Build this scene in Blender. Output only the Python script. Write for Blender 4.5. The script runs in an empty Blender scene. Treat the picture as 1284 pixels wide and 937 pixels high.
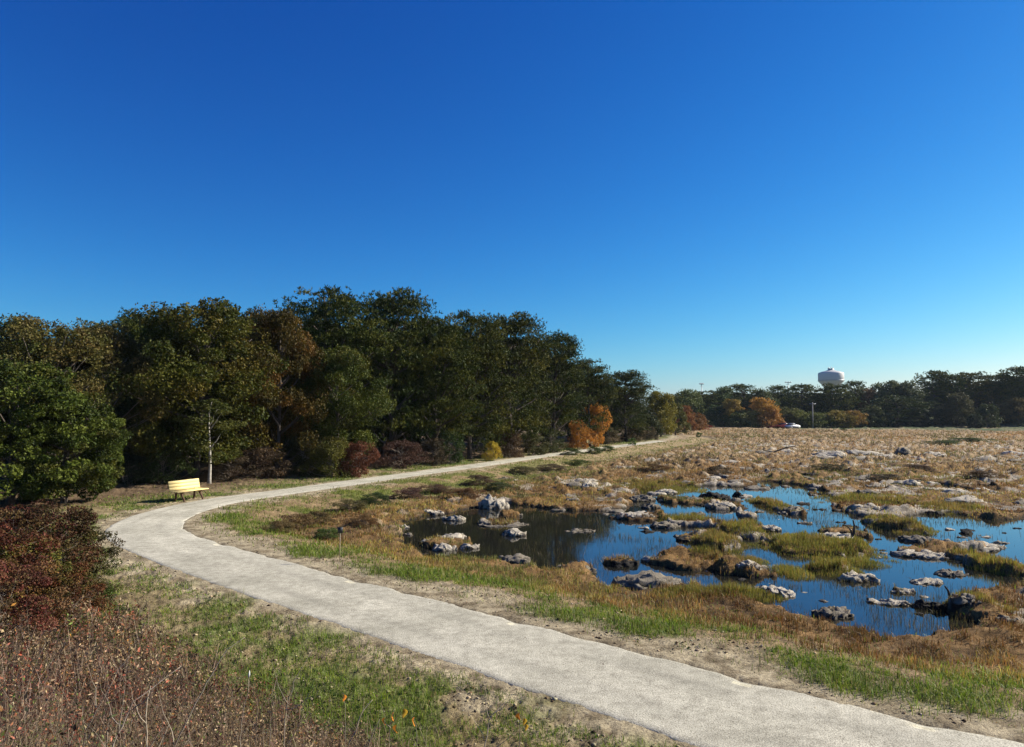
import bpy, math
import numpy as np
from mathutils import Vector

# ------------------------------------------------------------------ camera, sky, sun, exposure
S = bpy.context.scene
COL = S.collection
F_PX = 927.0; CAM_H = 3.8; HORIZ = 520.0
TH = math.atan((HORIZ - 468.5) / F_PX)
cam = bpy.data.cameras.new('camera'); camo = bpy.data.objects.new('camera', cam); COL.objects.link(camo)
cam.sensor_width = 36; cam.lens = 36 * F_PX / 1284; cam.clip_start = 0.05; cam.clip_end = 6000
camo.location = (0, 0, CAM_H); camo.rotation_euler = (math.pi / 2 + TH, 0, 0)
S.camera = camo
SUN_AZ = math.radians(73); SUN_EL = math.radians(31)
w = bpy.data.worlds.new('World'); S.world = w; w.use_nodes = True
nt = w.node_tree; nt.nodes.clear()
wo = nt.nodes.new('ShaderNodeOutputWorld'); bg = nt.nodes.new('ShaderNodeBackground')
sky = nt.nodes.new('ShaderNodeTexSky'); sky.sky_type = 'NISHITA'; sky.sun_disc = False
sky.sun_elevation = SUN_EL; sky.sun_rotation = SUN_AZ
sky.air_density = 1.0; sky.dust_density = 0.35; sky.ozone_density = 3.5; sky.altitude = 0
# deep autumn blue: a contrast curve on the sky texture's three channels
sep = nt.nodes.new('ShaderNodeSeparateColor'); comb = nt.nodes.new('ShaderNodeCombineColor'); nt.links.new(sky.outputs[0], sep.inputs[0])
for ch, (pw, gain) in enumerate([(2.6, 1.85), (1.57, 1.34), (1.0, 1.28)]):
    a = nt.nodes.new('ShaderNodeMath'); a.operation = 'MULTIPLY'; a.inputs[1].default_value = 0.1; nt.links.new(sep.outputs[ch], a.inputs[0])
    b = nt.nodes.new('ShaderNodeMath'); b.operation = 'POWER'; b.inputs[1].default_value = pw; nt.links.new(a.outputs[0], b.inputs[0])
    c = nt.nodes.new('ShaderNodeMath'); c.operation = 'MULTIPLY'; c.inputs[1].default_value = gain / 1.866 * 10; nt.links.new(b.outputs[0], c.inputs[0])
    nt.links.new(c.outputs[0], comb.inputs[ch])
nt.links.new(comb.outputs[0], bg.inputs[0]); nt.links.new(bg.outputs[0], wo.inputs[0]); bg.inputs[1].default_value = 0.1
sl = bpy.data.lights.new('sun', 'SUN'); slo = bpy.data.objects.new('sun', sl); COL.objects.link(slo)
sl.energy = 5.0; sl.angle = math.radians(0.5); sl.color = (1.0, 0.93, 0.80)
D = Vector((math.sin(SUN_AZ) * math.cos(SUN_EL), math.cos(SUN_AZ) * math.cos(SUN_EL), math.sin(SUN_EL)))
slo.rotation_euler = D.to_track_quat('Z', 'Y').to_euler(); slo.location = D * 200
S.view_settings.view_transform = 'Standard'; S.view_settings.look = 'None'
S.view_settings.exposure = 0.9; S.view_settings.gamma = 1.0; S.view_settings.use_curve_mapping = False
S.render.engine = 'CYCLES'
S.cycles.max_bounces = 5; S.cycles.diffuse_bounces = 2; S.cycles.glossy_bounces = 2
S.cycles.transmission_bounces = 3; S.cycles.transparent_max_bounces = 4; S.cycles.volume_bounces = 0

# ------------------------------------------------------------------ helpers
rng = np.random.default_rng(7)
_T = np.random.default_rng(3).random((256, 256))
def vn(x, y):
    x = np.asarray(x, float); y = np.asarray(y, float)
    xi = np.floor(x).astype(int); yi = np.floor(y).astype(int)
    fx = x - xi; fy = y - yi
    fx = fx * fx * (3 - 2 * fx); fy = fy * fy * (3 - 2 * fy)
    a = _T[xi & 255, yi & 255]; b = _T[(xi + 1) & 255, yi & 255]
    c = _T[xi & 255, (yi + 1) & 255]; d = _T[(xi + 1) & 255, (yi + 1) & 255]
    return (a * (1 - fx) + b * fx) * (1 - fy) + (c * (1 - fx) + d * fx) * fy
def fbm(x, y, f=1.0, o=4, seed=0):
    s = 0; a = 0.5; n = 0
    for i in range(o):
        s = s + a * vn(x * f + 17.3 * (i + seed), y * f - 9.1 * (i + seed * 2)); n += a; a *= .5; f *= 2.03
    return s / n
def ss(a, b, x):
    t = np.clip((x - a) / (b - a), 0, 1); return t * t * (3 - 2 * t)
def unit(v): return v / (np.linalg.norm(v, axis=-1, keepdims=True) + 1e-9)
def P(px, py, z=0.0):
    """where the sight line through a photo pixel meets height z (used to read off real distances)"""
    u = px - 642.0; v = -(py - 468.5)
    d = np.array([u, F_PX * math.cos(TH) - v * math.sin(TH), v * math.cos(TH) + F_PX * math.sin(TH)])
    t = (z - CAM_H) / d[2]; return d[0] * t, d[1] * t
def lin(c): return tuple(((x / 255) / 12.92 if x / 255 <= .04045 else ((x / 255 + .055) / 1.055) ** 2.4) for x in c)

def link(o, parent=None):
    COL.objects.link(o)
    if parent is not None: o.parent = parent
    return o
def mesh_obj(name, V, Fq, mat, parent=None, Ft=None, col=None, smooth=False, loc=None):
    me = bpy.data.meshes.new(name)
    V = np.asarray(V, np.float32)
    nq = 0 if Fq is None else len(Fq); nt_ = 0 if Ft is None else len(Ft)
    me.vertices.add(len(V)); me.vertices.foreach_set('co', V.ravel())
    me.loops.add(nq * 4 + nt_ * 3); me.polygons.add(nq + nt_)
    li = []; st = []
    if nq: li.append(np.asarray(Fq).ravel()); st.append(np.arange(nq) * 4)
    if nt_: li.append(np.asarray(Ft).ravel()); st.append(nq * 4 + np.arange(nt_) * 3)
    me.loops.foreach_set('vertex_index', np.concatenate(li).astype(np.int32))
    me.polygons.foreach_set('loop_start', np.concatenate(st).astype(np.int32))
    me.update(calc_edges=True); me.validate()
    if smooth: me.polygons.foreach_set('use_smooth', np.ones(len(me.polygons), bool))
    if col is not None:
        a = me.color_attributes.new('Col', 'FLOAT_COLOR', 'POINT')
        c = np.ones((len(V), 4), np.float32); c[:, :3] = col; a.data.foreach_set('color', c.ravel())
    if mat is not None: me.materials.append(mat)
    o = bpy.data.objects.new(name, me); link(o, parent)
    if loc is not None: o.location = loc
    return o
def tag(o, label=None, cat=None, group=None, kind=None):
    if label: o['label'] = label
    if cat: o['category'] = cat
    if group: o['group'] = group
    if kind: o['kind'] = kind
    return o
def empty(name, loc=(0, 0, 0), rz=0, sc=None):
    o = bpy.data.objects.new(name, None); COL.objects.link(o); o.location = loc; o.rotation_euler = (0, 0, rz)
    o.empty_display_size = .2
    if sc is not None: o.scale = sc
    return o
class MB:
    def __init__(s): s.V = []; s.Q = []; s.T = []; s.n = 0
    def add(s, V, Q=None, T=None):
        V = np.asarray(V, float)
        s.V.append(V)
        if Q is not None and len(Q): s.Q.append(np.asarray(Q) + s.n)
        if T is not None and len(T): s.T.append(np.asarray(T) + s.n)
        s.n += len(V)
    def box(s, c, size, R=None):
        h = np.array(size) / 2
        V = np.array([[x, y, z] for x in (-1, 1) for y in (-1, 1) for z in (-1, 1)]) * h
        if R is not None: V = V @ np.array(R).T
        s.add(V + np.array(c), [[0, 1, 3, 2], [4, 6, 7, 5], [0, 4, 5, 1], [2, 3, 7, 6], [0, 2, 6, 4], [1, 5, 7, 3]])
    def tube(s, pts, rad, n=8):
        pts = np.asarray(pts, float); rad = np.asarray(rad, float) * np.ones(len(pts))
        t = unit(np.gradient(pts, axis=0)); ref = np.array([0.31, 0.95, 0.05])
        u = unit(np.cross(t, ref)); v = np.cross(t, u)
        a = np.arange(n) * 2 * np.pi / n
        V = pts[:, None] + rad[:, None, None] * (u[:, None] * np.cos(a)[None, :, None] + v[:, None] * np.sin(a)[None, :, None])
        m = len(pts); Q = [[i * n + j, i * n + (j + 1) % n, (i + 1) * n + (j + 1) % n, (i + 1) * n + j] for i in range(m - 1) for j in range(n)]
        V = V.reshape(-1, 3); k = len(V)
        V = np.vstack([V, pts[:1], pts[-1:]])
        T = [[k, (j + 1) % n, j] for j in range(n)] + [[k + 1, (m - 1) * n + j, (m - 1) * n + (j + 1) % n] for j in range(n)]
        s.add(V, Q, T)
    def lathe(s, prof, n=24, c=(0, 0, 0)):
        prof = np.asarray(prof, float); a = np.arange(n) * 2 * np.pi / n; m = len(prof)
        V = np.stack([prof[:, 0, None] * np.cos(a), prof[:, 0, None] * np.sin(a), np.repeat(prof[:, 1, None], n, 1)], -1).reshape(-1, 3)
        s.add(V + np.array(c), [[i * n + j, i * n + (j + 1) % n, (i + 1) * n + (j + 1) % n, (i + 1) * n + j] for i in range(m - 1) for j in range(n)])
    def build(s, name, mat, parent=None, smooth=False, loc=None, col=None):
        return mesh_obj(name, np.vstack(s.V), np.vstack(s.Q) if s.Q else None, mat, parent, np.vstack(s.T) if s.T else None, col, smooth, loc)

# ------------------------------------------------------------------ materials
def new_mat(name):
    m = bpy.data.materials.new(name); m.use_nodes = True; t = m.node_tree; t.nodes.clear()
    out = t.nodes.new('ShaderNodeOutputMaterial'); b = t.nodes.new('ShaderNodeBsdfPrincipled')
    t.links.new(b.outputs[0], out.inputs[0]); return m, t, b, out
def noise(t, scale, detail=4, rough=.6, vec=None):
    n = t.nodes.new('ShaderNodeTexNoise'); n.inputs['Scale'].default_value = scale
    n.inputs['Detail'].default_value = detail; n.inputs['Roughness'].default_value = rough
    if vec is not None: t.links.new(vec, n.inputs['Vector'])
    return n
def ramp(t, src, stops):
    r = t.nodes.new('ShaderNodeValToRGB'); e = r.color_ramp.elements
    while len(e) < len(stops): e.new(0.5)
    for k, (p, c) in enumerate(stops): e[k].position = p; e[k].color = tuple(c) + (1,)
    t.links.new(src, r.inputs[0]); return r
def mix(t, a, b, fac, mode='MIX'):
    m = t.nodes.new('ShaderNodeMix'); m.data_type = 'RGBA'; m.blend_type = mode
    for i, v in ((6, a), (7, b)):
        if isinstance(v, tuple): m.inputs[i].default_value = v + (1,)
        else: t.links.new(v, m.inputs[i])
    if isinstance(fac, (int, float)): m.inputs[0].default_value = fac
    else: t.links.new(fac, m.inputs[0])
    return m.outputs[2]
def bump(t, b, src, strength, dist):
    n = t.nodes.new('ShaderNodeBump'); n.inputs['Strength'].default_value = strength; n.inputs['Distance'].default_value = dist
    t.links.new(src, n.inputs['Height']); t.links.new(n.outputs[0], b.inputs['Normal']); return n
def objvec(t): return t.nodes.new('ShaderNodeTexCoord').outputs['Object']

def foliage_mat(name, trans=.3, rough=.5, spec=.35, nscale=1.6):
    m, t, b, out = new_mat(name)
    at = t.nodes.new('ShaderNodeAttribute'); at.attribute_name = 'Col'
    oi = t.nodes.new('ShaderNodeObjectInfo')
    c = mix(t, at.outputs['Color'], oi.outputs['Color'], 1.0, 'MULTIPLY')
    n = noise(t, nscale, 3, .6, t.nodes.new('ShaderNodeNewGeometry').outputs['Position'])
    r = ramp(t, n.outputs[0], [(0.3, (.62, .66, .66)), (0.7, (1.25, 1.2, 1.05))])
    c = mix(t, c, r.outputs[0], 1.0, 'MULTIPLY')
    t.links.new(c, b.inputs['Base Color']); b.inputs['Roughness'].default_value = rough
    b.inputs['Specular IOR Level'].default_value = spec
    tr = t.nodes.new('ShaderNodeBsdfTranslucent'); t.links.new(c, tr.inputs[0])
    ms = t.nodes.new('ShaderNodeMixShader'); ms.inputs[0].default_value = trans
    t.links.new(b.outputs[0], ms.inputs[1]); t.links.new(tr.outputs[0], ms.inputs[2]); t.links.new(ms.outputs[0], out.inputs[0])
    return m
M_leaf = foliage_mat('leaf', .24, .6, .12)
M_needle = foliage_mat('needle', .08, .6, .12)
M_grass = foliage_mat('grass_blade', .35, .55, .25, .8)
M_heath = foliage_mat('heath', .25, .6, .25, 2.5)

def simple(name, c, rough=.6, metal=0, nscale=None, c2=None, bstr=0, spec=.4):
    m, t, b, out = new_mat(name)
    b.inputs['Roughness'].default_value = rough; b.inputs['Metallic'].default_value = metal
    b.inputs['Specular IOR Level'].default_value = spec
    n = noise(t, nscale or 6, 5, .65, objvec(t))
    r = ramp(t, n.outputs[0], [(.35, c), (.7, c2 or tuple(x * .75 for x in c))])
    t.links.new(r.outputs[0], b.inputs['Base Color'])
    if bstr: bump(t, b, n.outputs[0], bstr, .02)
    return m
M_bark = simple('pine_bark', (.055, .042, .034), .95, 0, 9, (.13, .105, .085), .8)
M_palebark = simple('pale_bark', (.42, .39, .33), .8, 0, 7, (.2, .18, .15), .3)
M_twig = simple('dry_twig', (.17, .125, .09), .8, 0, 30, (.3, .25, .2))
M_palestem = simple('straw_stem', (.42, .35, .25), .7, 0, 30, (.28, .22, .15))
M_deadwood = simple('dead_wood', (.035, .028, .024), .9, 0, 12, (.09, .075, .06), .6)
M_benchdark = simple('bench_support', (.075, .035, .018), .8, 0, 14, (.12, .06, .03), .2)
M_galv = simple('galvanised_steel', (.33, .34, .35), .45, .6, 4, (.25, .26, .27))
M_darkmetal = simple('dark_sign_plate', (.05, .055, .06), .4, .3, 9)
M_whitepaint = simple('tower_paint', (.52, .52, .49), .6, 0, .12, (.46, .46, .43))
M_glassdark = simple('car_glass', (.02, .025, .03), .1, 0, 2)
M_rubber = simple('rubber', (.02, .02, .02), .8, 0, 20)

def wood():
    m, t, b, out = new_mat('yellow_cedar')
    mp = t.nodes.new('ShaderNodeMapping'); mp.inputs['Scale'].default_value = (1, 14, 30)
    t.links.new(objvec(t), mp.inputs[0]); n = noise(t, 3, 5, .6, mp.outputs[0])
    r = ramp(t, n.outputs[0], [(.3, (.84, .68, .28)), (.7, (.66, .50, .20))])
    t.links.new(r.outputs[0], b.inputs['Base Color']); b.inputs['Roughness'].default_value = .55; bump(t, b, n.outputs[0], .3, .004)
    return m
M_wood = wood()

def path_mat():
    m, t, b, out = new_mat('crushed_stone')
    v = objvec(t)
    n1 = noise(t, .55, 5, .6, v); n2 = noise(t, 48, 3, .75, v); n3 = noise(t, 5, 5, .7, v)
    mp = t.nodes.new('ShaderNodeMapping'); mp.inputs['Scale'].default_value = (1, 1, 1); t.links.new(v, mp.inputs[0])
    c = ramp(t, n1.outputs[0], [(.3, (.34, .32, .25)), (.7, (.51, .48, .385))]).outputs[0]
    c = mix(t, c, ramp(t, n3.outputs[0], [(.3, (.72, .71, .70)), (.62, (1.12, 1.12, 1.12))]).outputs[0], 1, 'MULTIPLY')
    c = mix(t, c, ramp(t, n2.outputs[0], [(.34, (.42, .40, .37)), (.5, (1, 1, 1)), (.68, (1.35, 1.34, 1.32))]).outputs[0], 1, 'MULTIPLY')
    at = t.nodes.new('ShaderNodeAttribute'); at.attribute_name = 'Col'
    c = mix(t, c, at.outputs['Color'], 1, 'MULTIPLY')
    t.links.new(c, b.inputs['Base Color']); b.inputs['Roughness'].default_value = .95; b.inputs['Specular IOR Level'].default_value = .15
    vo = t.nodes.new('ShaderNodeTexVoronoi'); vo.inputs['Scale'].default_value = 55; t.links.new(v, vo.inputs['Vector'])
    a = t.nodes.new('ShaderNodeMath'); a.operation = 'ADD'; t.links.new(vo.outputs['Distance'], a.inputs[0]); t.links.new(n2.outputs[0], a.inputs[1])
    bump(t, b, a.outputs[0], .45, .008); return m
def ground_mat():
    m, t, b, out = new_mat('ground')
    v = objvec(t)
    at = t.nodes.new('ShaderNodeAttribute'); at.attribute_name = 'Col'
    n1 = noise(t, 1.7, 6, .7, v); n2 = noise(t, 22, 5, .75, v)
    c = mix(t, at.outputs['Color'], ramp(t, n1.outputs[0], [(.32, (.55, .53, .5)), (.62, (1.2, 1.2, 1.2))]).outputs[0], 1, 'MULTIPLY')
    c = mix(t, c, ramp(t, n2.outputs[0], [(.34, (.35, .32, .3)), (.5, (1, 1, 1)), (.7, (1.3, 1.3, 1.25))]).outputs[0], 1, 'MULTIPLY')
    t.links.new(c, b.inputs['Base Color']); b.inputs['Roughness'].default_value = .95; b.inputs['Specular IOR Level'].default_value = .1
    a = t.nodes.new('ShaderNodeMath'); a.operation = 'ADD'; t.links.new(n1.outputs[0], a.inputs[0]); t.links.new(n2.outputs[0], a.inputs[1])
    bump(t, b, a.outputs[0], .8, .05); return m
def water_mat():
    m, t, b, out = new_mat('pond_water')
    v = objvec(t)
    b.inputs['Base Color'].default_value = (.012, .012, .010, 1); b.inputs['Roughness'].default_value = .02
    b.inputs['IOR'].default_value = 1.4; b.inputs['Specular IOR Level'].default_value = .5
    mp = t.nodes.new('ShaderNodeMapping'); mp.inputs['Scale'].default_value = (1, 2.6, 1); t.links.new(v, mp.inputs[0])
    n = noise(t, 3.2, 3, .5, mp.outputs[0]); bump(t, b, n.outputs[0], .06, .012); return m
def hummock_mat(name, crust, rim):
    m, t, b, out = new_mat(name)
    v = objvec(t)
    at = t.nodes.new('ShaderNodeAttribute'); at.attribute_name = 'Col'
    n = noise(t, 7, 6, .7, v); n2 = noise(t, 30, 4, .7, v)
    c1 = ramp(t, n.outputs[0], [(.28, tuple(x * .35 for x in crust)), (.42, tuple(x * .8 for x in crust)), (.6, crust)]).outputs[0]
    c2 = ramp(t, n.outputs[0], [(.4, rim), (.7, tuple(x * 2.2 for x in rim))]).outputs[0]
    sp = t.nodes.new('ShaderNodeSeparateColor'); t.links.new(at.outputs['Color'], sp.inputs[0])
    c = mix(t, c2, c1, sp.outputs[0])
    t.links.new(c, b.inputs['Base Color']); b.inputs['Roughness'].default_value = .9; b.inputs['Specular IOR Level'].default_value = .2
    a = t.nodes.new('ShaderNodeMath'); a.operation = 'ADD'; t.links.new(n.outputs[0], a.inputs[0]); t.links.new(n2.outputs[0], a.inputs[1])
    bump(t, b, a.outputs[0], .9, .05); return m
M_path = path_mat(); M_ground = ground_mat(); M_water = water_mat()
M_hpale = hummock_mat('pale_crust', (.50, .44, .345), (.035, .028, .022))
M_hgrey = hummock_mat('grey_crust', (.24, .205, .155), (.03, .025, .02))
M_hdark = hummock_mat('black_peat', (.028, .024, .02), (.015, .013, .012))

# ------------------------------------------------------------------ plan of the place
MID = np.array([(40, -14), (24, -4.5), (14, 2.2), (9, 5.25), (6.4, 7.0), (4.2, 8.55), (3.15, 9.38), (2.0, 10.47), (.6, 11.75), (-.5, 12.75), (-2.2, 14.35), (-4.1, 16.05), (-6.15, 18.0),
                (-7.95, 19.75), (-9.6, 21.4), (-11.2, 23.2), (-12.35, 25.2), (-13.0, 27.4), (-13.15, 29.6), (-12.97, 31.9), (-12.4, 33.9), (-10.75, 37.4),
                (-7.9, 43.9), (-5.3, 49.6), (-3.1, 54.2), (1.9, 66), (7.7, 78.3), (20.3, 104.7), (23.5, 112), (28, 124), (31, 140)], float)
def spline(p, k=8):
    out = []
    for i in range(len(p) - 1):
        a, b, c, d = p[max(i - 1, 0)], p[i], p[i + 1], p[min(i + 2, len(p) - 1)]
        for t in np.linspace(0, 1, k, endpoint=False):
            out.append(.5 * ((2 * b) + (c - a) * t + (2 * a - 5 * b + 4 * c - d) * t * t + (3 * b - a - 3 * c + d) * t ** 3))
    return np.array(out + [p[-1]])
PATH = spline(MID)
def polydist(x, y, poly):
    x = np.asarray(x, float); y = np.asarray(y, float); best = np.full(x.shape, 1e9)
    for (ax, ay), (bx, by) in zip(poly[:-1], poly[1:]):
        dx, dy = bx - ax, by - ay
        t = np.clip(((x - ax) * dx + (y - ay) * dy) / (dx * dx + dy * dy), 0, 1)
        best = np.minimum(best, np.hypot(x - ax - t * dx, y - ay - t * dy))
    return best
def inpoly(x, y, poly):
    x = np.asarray(x, float); y = np.asarray(y, float); r = np.zeros(x.shape, bool)
    n = len(poly)
    for i in range(n):
        (ax, ay), (bx, by) = poly[i], poly[(i + 1) % n]
        if ay == by: continue
        c = ((ay > y) != (by > y)) & (x < (bx - ax) * (y - ay) / (by - ay) + ax); r ^= c
    return r
def HW(y): return 1.23 - .2 * ss(18, 50, y)           # half width of the path
BOG = np.vstack([PATH[::4], [(34, 165), (48, 205), (90, 228), (160, 246), (300, 270), (600, 260), (600, -60), (60, -60)]])
PATHS = PATH[::4] if (len(PATH) - 1) % 4 == 0 else np.vstack([PATH[::4], PATH[-1:]])
FARB = BOG[len(PATH[::4]):len(PATH[::4]) + 6]
FOOT = np.array([(-26, 31), (-17, 22.5), (-12.2, 18.6), (-8.7, 15.6), (-5.6, 12.2), (-3.4, 9.9), (-1.3, 8.3), (0.6, 7.2), (4.5, 4.6), (12, -1), (30, -13)], float)
MOUND = np.vstack([FOOT, [(30, -60), (-80, -60), (-80, 31)]])
ZW = -0.45
def ell(*a): return a
POND = np.array([P(a, b, ZW) for a, b in [(496, 668), (520, 652), (560, 645), (590, 637), (640, 634), (700, 640), (760, 643), (790, 632), (806, 618), (850, 611), (900, 610), (950, 612), (985, 618), (1030, 620), (1052, 632),
     (1068, 645), (1110, 652), (1160, 645), (1190, 643), (1235, 655), (1284, 650), (1400, 648), (1500, 670), (1450, 715), (1290, 728), (1262, 742), (1215, 748), (1196, 762), (1212, 778), (1190, 796), (1150, 800), (1090, 795),
     (1030, 780), (970, 762), (905, 748), (870, 735), (830, 741), (790, 742), (752, 728), (735, 712), (690, 714), (650, 706), (600, 698), (555, 697), (510, 688)]])
POOLS = [(1182, 611, 24, 6), (1118, 634, 20, 4), (985, 612, 30, 8), (1243, 612, 5, 3), (1000, 596, 14, 2), (900, 600, 10, 1.5)]
ISLES = [(862, 708, 62, 9), (930, 716, 50, 9), (930, 668, 34, 9), (1010, 686, 60, 13), (1050, 690, 55, 12), (900, 684, 30, 7), (865, 656, 38, 6), (885, 676, 50, 5), (965, 634, 20, 8), (937, 648, 14, 6),
         (1128, 662, 30, 9), (1040, 716, 30, 6), (1150, 692, 50, 6), (1205, 700, 22, 4), (1060, 668, 40, 6), (1083, 640, 36, 7), (905, 634, 36, 6), (866, 629, 24, 4), (993, 642, 20, 5),
         (1210, 690, 40, 3), (1190, 640, 30, 6), (800, 650, 34, 4), (625, 656, 34, 4), (640, 648, 20, 4), (560, 683, 36, 6), (905, 748, 70, 6), (1250, 712, 30, 14), (1225, 770, 40, 14), (838, 628, 12, 4), (780, 706, 26, 4), (1130, 742, 20, 3)]
def blobfield(x, y, lst, z=ZW):
    f = np.full(np.shape(x), -9.0)
    for (cx, cy, rx, ry) in lst:
        wx, wy = P(cx, cy, z); x1, _ = P(cx + rx, cy, z); _, y1 = P(cx, cy - ry, z)
        f = np.maximum(f, 1 - np.hypot((x - wx) / max(x1 - wx, .1), (y - wy) / max(y1 - wy, .1)))
    return f
def zones(x, y):
    """everything the ground, grass and trees need to know about a spot"""
    r = {}
    dp = polydist(x, y, PATHS); bog = inpoly(x, y, BOG); mound = inpoly(x, y, MOUND)
    r['bog'] = bog; r['e'] = dp - HW(y)
    r['far'] = polydist(x, y, FARB)
    r['mound'] = np.where(mound, polydist(x, y, FOOT), -polydist(x, y, FOOT))
    nz = fbm(x, y, .9, 4, 5) - .5; nz2 = fbm(x, y, 3.1, 3, 9) - .5
    pd = polydist(x, y, np.vstack([POND, POND[:1]])); pd = np.where(inpoly(x, y, POND), pd, -pd)
    pd = pd + nz * 1.6 + nz2 * .5
    dist = np.hypot(x, y)
    isl = blobfield(x, y, ISLES) - .12 + nz * .9 + nz2 * .6
    pools = blobfield(x, y, POOLS) + nz * .6
    water = np.minimum(ss(-.35, .5, pd), 1 - ss(-.25, .25, isl))
    water = np.maximum(water, ss(-.1, .3, pools))
    r['water'] = np.where(bog, water * ss(1.2, 3.0, r['e']), 0); r['isl'] = isl; r['pd'] = pd
    return r
def height(x, y, r=None):
    if r is None: r = zones(x, y)
    e = r['e']; n1 = fbm(x, y, .35, 4, 1) - .5; n2 = fbm(x, y, 2.3, 4, 2) - .5; n3 = fbm(x, y, 9.0, 3, 4) - .5
    d = np.hypot(x, y)
    base = -.04 + .064 * ss(-.22, .0, e + .12 * (n3 + n2))
    zb = base - .36 * ss(1.1, 4.2, e) + (.20 * n1 + .13 * n2 * ss(1.5, 4, e)) * ss(.6, 3, e)
    tus = np.maximum(0, fbm(x, y, 1.25, 3, 12) - .52) * (.7 + .7 * ss(35, 70, y)) * ss(3.5, 7, e)
    zb = zb + tus + .06 * n3 * ss(.1, .8, e); zb = zb + .3 * (1 - ss(0, 14, r['far']))
    zb = np.maximum(zb, ZW + .03 + .1 * (n2 + .5))
    rise = ss(105, 175, x) * (y > 150) * 7.5 * ss(0, 40, (x - 150) * .35 + (y - 236) - (x - 150) * .12 + 10)
    zb = zb * (1 - r['water']) + r['water'] * (-.85)
    base_o = .002 + .035 * n3 * (e > -.2) * ss(-.2, .05, e) + .03 * n2 * ss(-.2, .1, e) + .05 * ss(1, 4, e)
    zo = np.where(e < -.15, -.05, base_o) + (.20 * n1 + .12 * n2) * ss(.5, 3, e) + .07 * n3 * ss(.05, .6, e) + .018 * np.clip(np.minimum(e, r['far']) - 3, 0, 60)
    m = r['mound']
    zo = zo + 2.25 * ss(-.6, 7.0, m) * ss(-26, -12, x) + .18 * n1 * ss(0, 2, m)
    z = np.where(r['bog'], zb, zo)
    return z + np.where(r['bog'], 0, 0) + rise * 0.6

def Zat(x, y): return float(height(np.array([x]), np.array([y]))[0])

# ------------------------------------------------------------------ ground sheet
th = np.concatenate([np.linspace(-180, -44, 60, endpoint=False), np.linspace(-44, 44, 1150, endpoint=False), np.linspace(44, 180, 60, endpoint=False)])
th = np.radians(th)
rr = [0.4]
while rr[-1] < 4500:
    d = rr[-1]; rr.append(d * (1.0055 if 6 < d < 75 else (1.010 if 3 < d < 130 else 1.03)))
rr = np.array(rr)
RR, TT = np.meshgrid(rr, th, indexing='ij')
X = (RR * np.sin(TT)).ravel(); Y = (RR * np.cos(TT)).ravel()
Zn = zones(X, Y); Zg = height(X, Y, Zn)
nr, na = len(rr), len(th)
i, j = np.meshgrid(np.arange(nr - 1), np.arange(na), indexing='ij'); j2 = (j + 1) % na
Q = np.stack([i * na + j, (i + 1) * na + j, (i + 1) * na + j2, i * na + j2], -1).reshape(-1, 4)
V = np.stack([X, Y, Zg], -1); V = np.vstack([V, [[0, 0, Zg[:na].mean()]]])
T = np.stack([np.full(na, len(V) - 1), np.arange(na), (np.arange(na) + 1) % na], -1)
C = lambda *a: np.array(a, float)
sand, soil = C(.38, .315, .205), C(.16, .12, .07)
green, thatch = C(.075, .105, .028), C(.24, .17, .09)
amber, peat, duff, tan = C(.21, .125, .05), C(.028, .022, .017), C(.13, .09, .055), C(.33, .24, .14)
def lerp(a, b, t): return a + (b - a) * t[..., None]
e = Zn['e']; n1 = fbm(X, Y, .8, 4, 21); n2 = fbm(X, Y, .16, 4, 22); n3 = fbm(X, Y, 3.5, 3, 23)
g = np.broadcast_to(sand, (len(X), 3)).copy()
g = lerp(g, soil, ss(.5, .68, n3) * .7)
gb = lerp(g, lerp(np.broadcast_to(thatch, g.shape), C(.13, .14, .035), ss(.45, .6, n1 + .1 * ss(28, 45, Y))), ss(.5, 1.6, e + (n1 - .5) * 2))
wbv = 2.8 * ss(20, 42, Y); gb = lerp(gb, np.broadcast_to(amber, g.shape), ss(2.2 + wbv, 3.6 + wbv, e + (n1 - .5) * 2))
gb = lerp(gb, np.broadcast_to(tan, g.shape), ss(40, 80, Y) * .75)
gb = lerp(gb, np.broadcast_to(C(.40, .37, .31), g.shape), ss(.56, .66, n1 + .25 * (fbm(X, Y, .09, 3, 30) - .5)) * ss(5, 9, e) * .7 * (1 - ss(110, 140, Y)))
gb = lerp(gb, np.broadcast_to(peat, g.shape), (1 - ss(-.43, -.30, Zg)))
go = lerp(g, lerp(np.broadcast_to(C(.22, .17, .085), g.shape), C(.10, .12, .03), ss(.42, .56, n1)), ss(.15, 1.0, e + (n1 - .5) * 2.4) * .85)
go = lerp(go, np.broadcast_to(duff, g.shape), ss(1.5, 4.5, e + (n1 - .5) * 2) * ss(24, 30, Y))
go = lerp(go, np.broadcast_to(C(.10, .07, .045), g.shape), ss(-.8, .8, Zn['mound']))
gc = np.where(Zn['bog'][:, None], gb, go)
farm = (np.hypot(X, Y) > 225)
gc = np.where(farm[:, None], lerp(np.broadcast_to(C(.07, .09, .035), g.shape), tan, ss(.45, .6, n2) * .5), gc)
gc = np.vstack([gc, [duff]])
o = mesh_obj('ground', V, Q, M_ground, Ft=T, col=gc, smooth=True); tag(o, kind='structure')

# water sheet
o = mesh_obj('pond_water', [(-30, 8, ZW), (400, 8, ZW), (400, 215, ZW), (-30, 215, ZW)], [[0, 1, 2, 3]], M_water); tag(o, kind='structure')

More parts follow.
